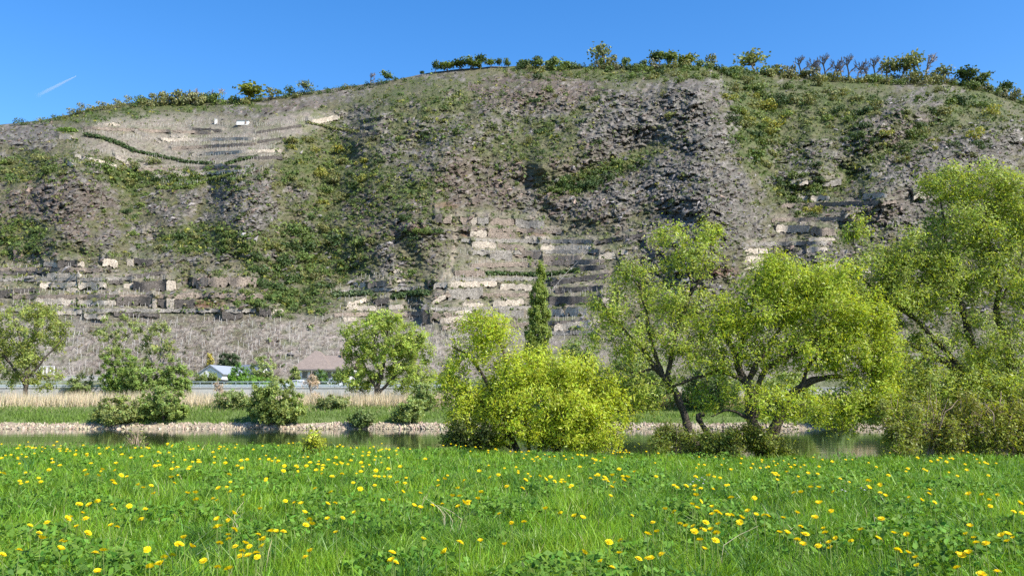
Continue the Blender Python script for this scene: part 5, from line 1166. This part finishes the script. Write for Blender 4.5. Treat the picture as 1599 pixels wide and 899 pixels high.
Wd = .0049 * rg.uniform(.7, 1.5, n) * np.interp(Y, [4, 8, 14, 25], [1.0, 1.25, 2.0, 3.1])
ca_ = np.array((.140, .298, .020)); cb_ = np.array((.215, .36, .026)); cc_ = np.array((.045, .125, .020))
m1 = np.clip(.5 + .8 * pt, 0, 1)[:, None]; c = ca_ * (1 - m1) + cb_ * m1; m2 = np.clip(1.5 * (-pt2) + .8 * pt3 - .25, 0, .85)[:, None]; c = c * (1 - m2) + cc_ * m2
c = c * rg.uniform(.7, 1.3, (n, 1)) * (1 + rg.normal(0, .07, (n, 3))); dry = rg.uniform(size=n) < .018; c[dry] = np.array((.42, .38, .20)) * rg.uniform(.7, 1.1, (dry.sum(), 1))
GRASS = leaf_material("meadow_grass_blades", trans=.38, rough=.42, spec=.4)
c = np.clip(c, .01, .8); Pm = np.stack([X, Y, meadow_z(X, Y) - .01], -1); k = Y < 10.5
o = blades(rg, Pm[k], H[k], Wd[k], c[k], .45, "meadow_grass", GRASS, (1.15, 1.1, 1.0)); tag(o, "lush spring grass of the flower meadow", "grass", None, "stuff")
blades(rg, Pm[~k], H[~k], Wd[~k] * 1.35, c[~k], .45, "far_grass", GRASS, (1.15, 1.1, 1.0), True, o)
print("blades", n)
# tussocks: taller arching blades in clumps
XX, YY, CT, HT = [], [], [], []
for a, b, d, kb in [(4.4, 7, 14, 95), (7, 10, 12, 70), (10, 15, 8, 46), (15, 24.5, 4.5, 30)]:
    x, y = scatter(a, b, d); k = fbm(x / 2.4, y / 2.0, 561, 2) > -.12; x, y = x[k], y[k]; r_ = rg.uniform(.05, .16, len(x)); tn = rg.uniform(0, 1, len(x)); hh_ = rg.uniform(.13, .27, len(x))
    ang = rg.uniform(0, 6.28, (len(x), kb)); rr_ = np.sqrt(rg.uniform(0, 1, (len(x), kb))) * r_[:, None]
    XX.append((x[:, None] + rr_ * np.cos(ang)).ravel()); YY.append((y[:, None] + rr_ * np.sin(ang)).ravel()); CT.append(np.repeat(tn, kb)); HT.append(np.repeat(hh_, kb) * rg.uniform(.5, 1.15, len(x) * kb))
X = np.concatenate(XX); Y = np.concatenate(YY); CT = np.concatenate(CT)[:, None]; HT = np.concatenate(HT); n = len(X)
c = np.array((.050, .140, .026)) * (1 - CT) + np.array((.18, .31, .025)) * CT; c = c * rg.uniform(.7, 1.3, (n, 1)) * (1 + rg.normal(0, .06, (n, 3)))
o = blades(rg, np.stack([X, Y, meadow_z(X, Y) - .01], -1), HT, .006 * rg.uniform(.7, 1.5, n) * np.interp(Y, [4, 8, 14, 25], [1.0, 1.3, 2.0, 3.1]), np.clip(c, .01, .8), .75, "grass_tussocks", GRASS, (1.2, 1.15, 1.0)); tag(o, "taller grass tussocks in the flower meadow", "grass", None, "stuff")
print("tussock blades", n)
# broad-leaved herbs in patches
XX, YY = [], []
for a, b, d in [(4.2, 7, 1000), (7, 10, 720), (10, 15, 380), (15, 24, 150)]:
    x, y = scatter(a, b, d); k = fbm(x / 1.3, y / 1.1, 531, 2) > .12; XX.append(x[k]); YY.append(y[k])
X = np.concatenate(XX); Y = np.concatenate(YY); n = len(X)
P = np.stack([X, Y, meadow_z(X, Y) + rg.uniform(.02, .1, n) + .14 * np.clip(fbm(X / 1.3, Y / 1.1, 531, 2) * 2 - .2, 0, 1)], -1); nrm = unit_vecs(rg, n) * .75 + np.array([.1, -.25, .75]); nrm /= np.linalg.norm(nrm, axis=1, keepdims=True)
sz = rg.uniform(.03, .075, n) * np.interp(Y, [4, 10, 24], [1, 1.05, 1.3]); V, f, c = leaf_quads(rg, P, nrm, sz, sz * .55, vary(rg, (.115, .225, .026), n, .25, .1))
o = mesh_obj("meadow_herbs", V, [f], leaf_material("herb_leaves", trans=.35, rough=.6, spec=.2), None, c); tag(o, "broad-leaved herbs and nettles between the grass", "herbs", None, "stuff")

# dandelions ----------------------------------------------------------
DA = [(95,635),(300,633),(12,660),(335,480),(350,474),(437,553),(428,478),(383,518),(412,450),(395,410),(488,398),(447,410),(205,580),(195,550),(148,515),(235,497),(310,590),(325,596),(555,512),(585,520),(707,487),(725,430),(645,415),(560,410),(570,430),(918,577),(895,610),(885,606),(955,620),(860,663),(820,673),(735,632),(745,725),(750,715),(800,710),(487,745),(475,650),(515,640),(1018,692),(1087,720),(1143,732),(1097,600),(1085,525),(1100,517),(1170,533),(1140,560),(1143,580),(1175,617),(1210,640),(1240,665),(1225,603),(1245,618),(1280,650),(1285,670),(1200,665),(1305,587),(1320,583),(1290,558),(1348,543),(1358,537),(1380,545),(1415,543),(1310,617),(1550,643),(1525,670),(1140,485),(1165,455),(1087,485),(1092,328),(1150,347),(1215,365),(1085,388),(1065,380),(1300,432),(1520,450),(1545,483),(1527,510),(1557,510),(1505,405),(1470,400),(1425,390),(1575,328),(975,352),(935,352),(980,385),(770,355),(755,315),(715,325),(690,312),(562,290),(570,305),(192,280),(98,290),(870,300),(855,275),(940,230),(950,222),(885,222),(795,212),(775,215),(860,235),(580,205),(575,240),(490,265),(425,240),(455,205),(435,260),(510,235),(265,200),(245,235),(300,215),(655,178),(708,170),(610,160),(500,158),(378,160),(435,158),(285,98),(295,130),(92,130),(165,128),(8,187),(18,260),(1065,150),(1125,203),(1185,215),(1210,230),(1145,258),(1205,190),(1235,185),(1345,185),(1360,195),(1390,190),(1415,240),(1420,215),(1480,220),(1530,215),(1550,200),(1580,240),(1590,210),(950,135),(745,130),(838,105),(990,195),(605,262),(635,270)]
DB = [(55,347),(35,405),(37,482),(78,548),(112,475),(172,450),(75,400),(200,330),(345,388),(310,390),(412,345),(385,298),(500,352),(468,415),(500,425),(560,412),(592,315),(620,283),(660,368),(697,368),(690,418),(715,400),(740,395),(735,403),(805,345),(800,350),(787,382),(610,405),(688,330),(720,290),(895,455),(958,507),(955,498),(1018,495),(800,592),(697,597),(625,648),(513,583),(358,650),(360,690),(375,697),(922,610),(1125,432),(1202,455),(1272,468),(1310,478),(1556,464),(1500,587),(1442,595),(1315,650),(1495,652),(1402,695),(1457,722),(1590,680),(1010,327),(932,318),(1025,287),(1097,268),(1125,283),(1150,270),(1170,292),(1222,297),(890,260),(848,275),(795,245),(1297,222),(1388,262),(1437,293),(1455,320),(1470,298),(1515,287),(1535,272),(1460,265),(1420,275),(1350,278),(1450,368),(1285,160),(1310,165),(1375,185),(1493,233),(1570,245),(203,243),(110,255),(153,188),(205,200),(40,185),(15,215),(80,175),(245,150),(278,238),(340,230),(400,222),(525,180),(10,255),(60,270)]
DC = [(45,565),(35,572),(88,548),(265,527),(313,490),(248,490),(70,455),(30,465),(52,415),(103,362),(142,370),(165,420),(190,433),(222,432),(225,455),(255,440),(265,448),(272,415),(325,423),(295,447),(318,458),(300,352),(318,370),(330,378),(300,382),(365,385),(380,387),(420,397),(415,417),(448,368),(482,385),(515,385),(530,388),(595,397),(475,313),(378,312),(303,277),(250,275),(228,265),(285,222),(230,225),(232,305),(250,328),(215,340),(235,355),(140,262),(150,272),(190,263),(378,198),(612,205),(700,213),(832,233),(570,240),(710,270),(745,270),(805,288),(640,292),(670,292),(750,332),(740,336),(652,377),(728,396),(795,368),(680,468),(690,465),(655,488),(678,510),(668,432),(580,457),(610,460),(742,513),(792,523),(770,458),(765,442),(790,500),(815,482),(880,497),(920,447),(990,482),(1005,403),(1055,460),(1112,468),(1077,532),(1070,527),(1115,543),(1148,562),(1155,598),(1000,262),(950,272),(1020,305),(1000,293),(950,245),(1120,312),(1205,280),(1203,297),(1170,323),(1225,333),(1320,605),(1325,545),(1370,545),(1340,555),(1375,433),(1357,465),(1390,480),(1400,500),(1440,503),(1530,465),(1555,480),(1508,473),(1530,495),(1488,622),(1422,635),(1485,305),(1490,300),(1455,322),(1425,302),(1458,347),(1555,370),(1590,375),(1580,337),(1370,300),(1435,165),(1240,158),(1275,160),(1210,160),(1300,150),(1360,200),(1155,145),(800,165)]
FLW = [(a / 3.198, 660 + b / 3.198) for a, b in DA] + [(500 + a / 3.198, 660 + b / 3.198) for a, b in DB] + [(1000 + a / 2.669, 660 + b / 2.669) for a, b in DC]
YEL = leaf_material("dandelion_petals", trans=.35, rough=.6, spec=.2)
STEM = leaf_material("dandelion_stem", trans=.2, rough=.5, spec=.3, attr=False, base=(.20, .26, .07))
def head_shape(seed, close=0.0):
    rg = RNG(seed); mb = MB()
    for ring, (nn, r0, r1, z0, z1, cl) in enumerate([(15, .004, .0245, .002, .004 + .012 * close, (.86, .66, .010)), (12, .003, .018, .004, .010 + .010 * close, (.88, .70, .012)), (8, .001, .010, .006, .014, (.86, .62, .010))]):
        for i in range(nn):
            a = 2 * math.pi * (i + .5 * ring) / nn + rg.normal(0, .06); w = r1 * 2.6 / nn; rr_ = r1 * rg.uniform(.88, 1.08)
            d = np.array([math.cos(a), math.sin(a), 0]); t = np.array([-d[1], d[0], 0])
            mb.add([d * r0 - t * w * .4 + [0, 0, z0], d * r0 + t * w * .4 + [0, 0, z0], d * rr_ + t * w + [0, 0, z1], d * rr_ - t * w + [0, 0, z1]], np.array([[0, 1, 2, 3]]), np.array(cl) * rg.uniform(.9, 1.1))
    me = mb.build("flower_head", YEL, link=False).data; return me
HEADS = [head_shape(1), head_shape(2, .5), head_shape(3, 1.0)]
def stem_shape(seed, h):
    rg = RNG(seed); mb = MB(); b = rg.normal(0, .03, 2); P_ = catmull(np.array([[0, 0, 0], [b[0] * .7, b[1] * .7, h * .55], [b[0], b[1], h]]), 5); mb.tube(P_, [.0026, .0025, .0022, .0022, .0025], 4)
    mb.tube([P_[-1] + [0, 0, -.006], P_[-1] + [0, 0, .003]], [.003, .007], 6); return mb.build("dandelion", STEM, link=False).data, P_[-1]
STEMS = [stem_shape(10 + i, h) for i, h in enumerate((.27, .29, .32, .28, .305, .34))]
rg = RNG(541); items = []
for px, py in FLW:
    k = int(rg.integers(6)); h = STEMS[k][1][2]; p = plane_hit(px, py, 2.5 + h)
    for _ in range(6): p = plane_hit(px, py, float(meadow_z(p[0], p[1])) + h)
    items.append((p[1], p, k))
items.sort(key=lambda q: q[0])
mbs = MB()
for i, (yy, p, k) in enumerate(items):
    rz = rg.uniform(0, 6.28); tip = STEMS[k][1]; s = rg.uniform(.82, 1.15) * float(np.interp(yy, [6, 10, 16], [1, 1.2, 1.35])); tilt = (rg.normal(.42, .16), rg.normal(.16, .18))     # the heads turn to the light
    base = np.array([p[0], p[1], float(meadow_z(p[0], p[1]))]); hd = HEADS[int(rg.integers(3))]
    if i < 300:
        o = bpy.data.objects.new("dandelion", STEMS[k][0]); COL.objects.link(o); o.location = tuple(base - np.array([tip[0], tip[1], 0])); o.rotation_euler = (0, 0, 0)
        pxx = float(to_px(p)[0]); band = "near strip of meadow" if yy < 7.2 else "middle strip of meadow" if yy < 10.5 else "far strip of meadow"
        sect = "below the far-bank houses" if pxx < 640 else "below the yellow-green bush" if pxx < 1000 else "below the near-bank willows"
        tag(o, f"yellow dandelion in the {band} {sect}", "dandelion", f"dandelions in the {band} {sect}")
        h_ = bpy.data.objects.new("flower_head", hd); COL.objects.link(h_); h_.parent = o; h_.location = tuple(tip); h_.scale = (s, s, s); h_.rotation_euler = (tilt[0], tilt[1], rz)
    else:
        V = np.empty(len(hd.vertices) * 3, np.float32); hd.vertices.foreach_get("co", V); V = V.reshape(-1, 3) * 1.35; ct, st_ = math.cos(tilt[0]), math.sin(tilt[0])
        V = np.stack([V[:, 0], V[:, 1] * ct - V[:, 2] * st_, V[:, 1] * st_ + V[:, 2] * ct], -1)
        mbs.add(V + base + np.array([0, 0, tip[2]]), np.arange(len(V)).reshape(-1, 4), (.87, .67, .010))
xs_, ys_ = scatter(10, 22, 7.0); kk = (fbm(xs_ / 1.9, ys_ / 1.3, 551, 2) + .12 * (xs_ < 1)) > .30; V = np.empty(len(HEADS[0].vertices) * 3, np.float32); HEADS[0].vertices.foreach_get("co", V); V = V.reshape(-1, 3)
Vt = np.stack([V[:, 0], V[:, 1] * .88 - V[:, 2] * .45, V[:, 1] * .45 + V[:, 2] * .88], -1)
for x, y in zip(xs_[kk], ys_[kk]): mbs.add(Vt * rg.uniform(.7, 1.2) + np.array([x, y, float(meadow_z(x, y)) + rg.uniform(.22, .3)]), np.arange(len(V)).reshape(-1, 4), (.87, .67, .010))
o = mbs.build("dandelion_blooms", YEL); tag(o, "small far dandelion blooms towards the meadow edge", "flowers", None, "stuff")
# pale cuckoo flowers and dry stalks
mb = MB()
for px, py in [(1082, 752), (1087, 748), (1092, 750), (1096, 746), (1100, 749), (1104, 752), (1078, 756), (1345, 762), (1350, 765), (1315, 765), (1320, 767), (1098, 755)]:
    p = plane_hit(px, py, 2.72); mb.add(V * .62 * np.array([1, 1, 1.4]) + p, np.arange(len(V)).reshape(-1, 4), (.72, .68, .78))
o = mb.build("pale_flowers", leaf_material("pale_petals", trans=.2)); tag(o, "few small pale lilac flowers in the meadow", "flowers", None, "stuff")
mb = MB()
for px, py in [(690, 838), (694, 832), (699, 836), (705, 840), (683, 835), (372, 838), (376, 832), (378, 836), (1240, 866), (1130, 890), (1372, 850)]:
    p = plane_hit(px, py, 2.58); p[2] = float(meadow_z(p[0], p[1])); L_ = rg.uniform(.2, .34); mb.tube(catmull(np.array([p, p + [rg.normal(0, .05), 0, L_ * .6], p + [rg.normal(0, .1), rg.normal(0, .05), L_]]), 5), [.0025, .0023, .002, .0015, .001], 4)
o = mb.build("dry_stalks", plain_material("straw", (.55, .46, .30), .8, .2, 9, .2, 0)); tag(o, "dry straw stalks left from last year in the meadow", "stalks", None, "stuff")

# ------------------------------------------------------------------ condensation trail high in the sky
def trail():
    Yc = 2400.0; A = at(119, 119, Yc); B = at(56, 151, Yc); n_ = 16; f = np.linspace(0, 1, n_)[:, None]; L_ = float(np.linalg.norm(B - A)); P_ = A + (B - A) * f
    o_ = MB(); o_.tube(P_ - A, 1.5 + 4.5 * f[:, 0] ** .8, 12); m, nt, out = mat_new("ice_cloud")
    tc = N(nt, "ShaderNodeTexCoord"); ln = N(nt, "ShaderNodeVectorMath", operation='LENGTH'); nt.links.new(tc.outputs["Object"], ln.inputs[0])
    mr = N(nt, "ShaderNodeMapRange"); mr.inputs[1].default_value = 0; mr.inputs[2].default_value = L_; mr.inputs[3].default_value = .085; mr.inputs[4].default_value = .0
    nt.links.new(ln.outputs["Value"], mr.inputs[0]); v = N(nt, "ShaderNodeVolumeScatter"); v.inputs[0].default_value = (1, 1, 1, 1); nt.links.new(mr.outputs[0], v.inputs["Density"]); nt.links.new(v.outputs[0], out.inputs[1])
    ob = o_.build("contrail", m, None, True); ob.location = tuple(A); tag(ob, "faint white condensation trail in the blue sky", "contrail", None, "thing")
trail()
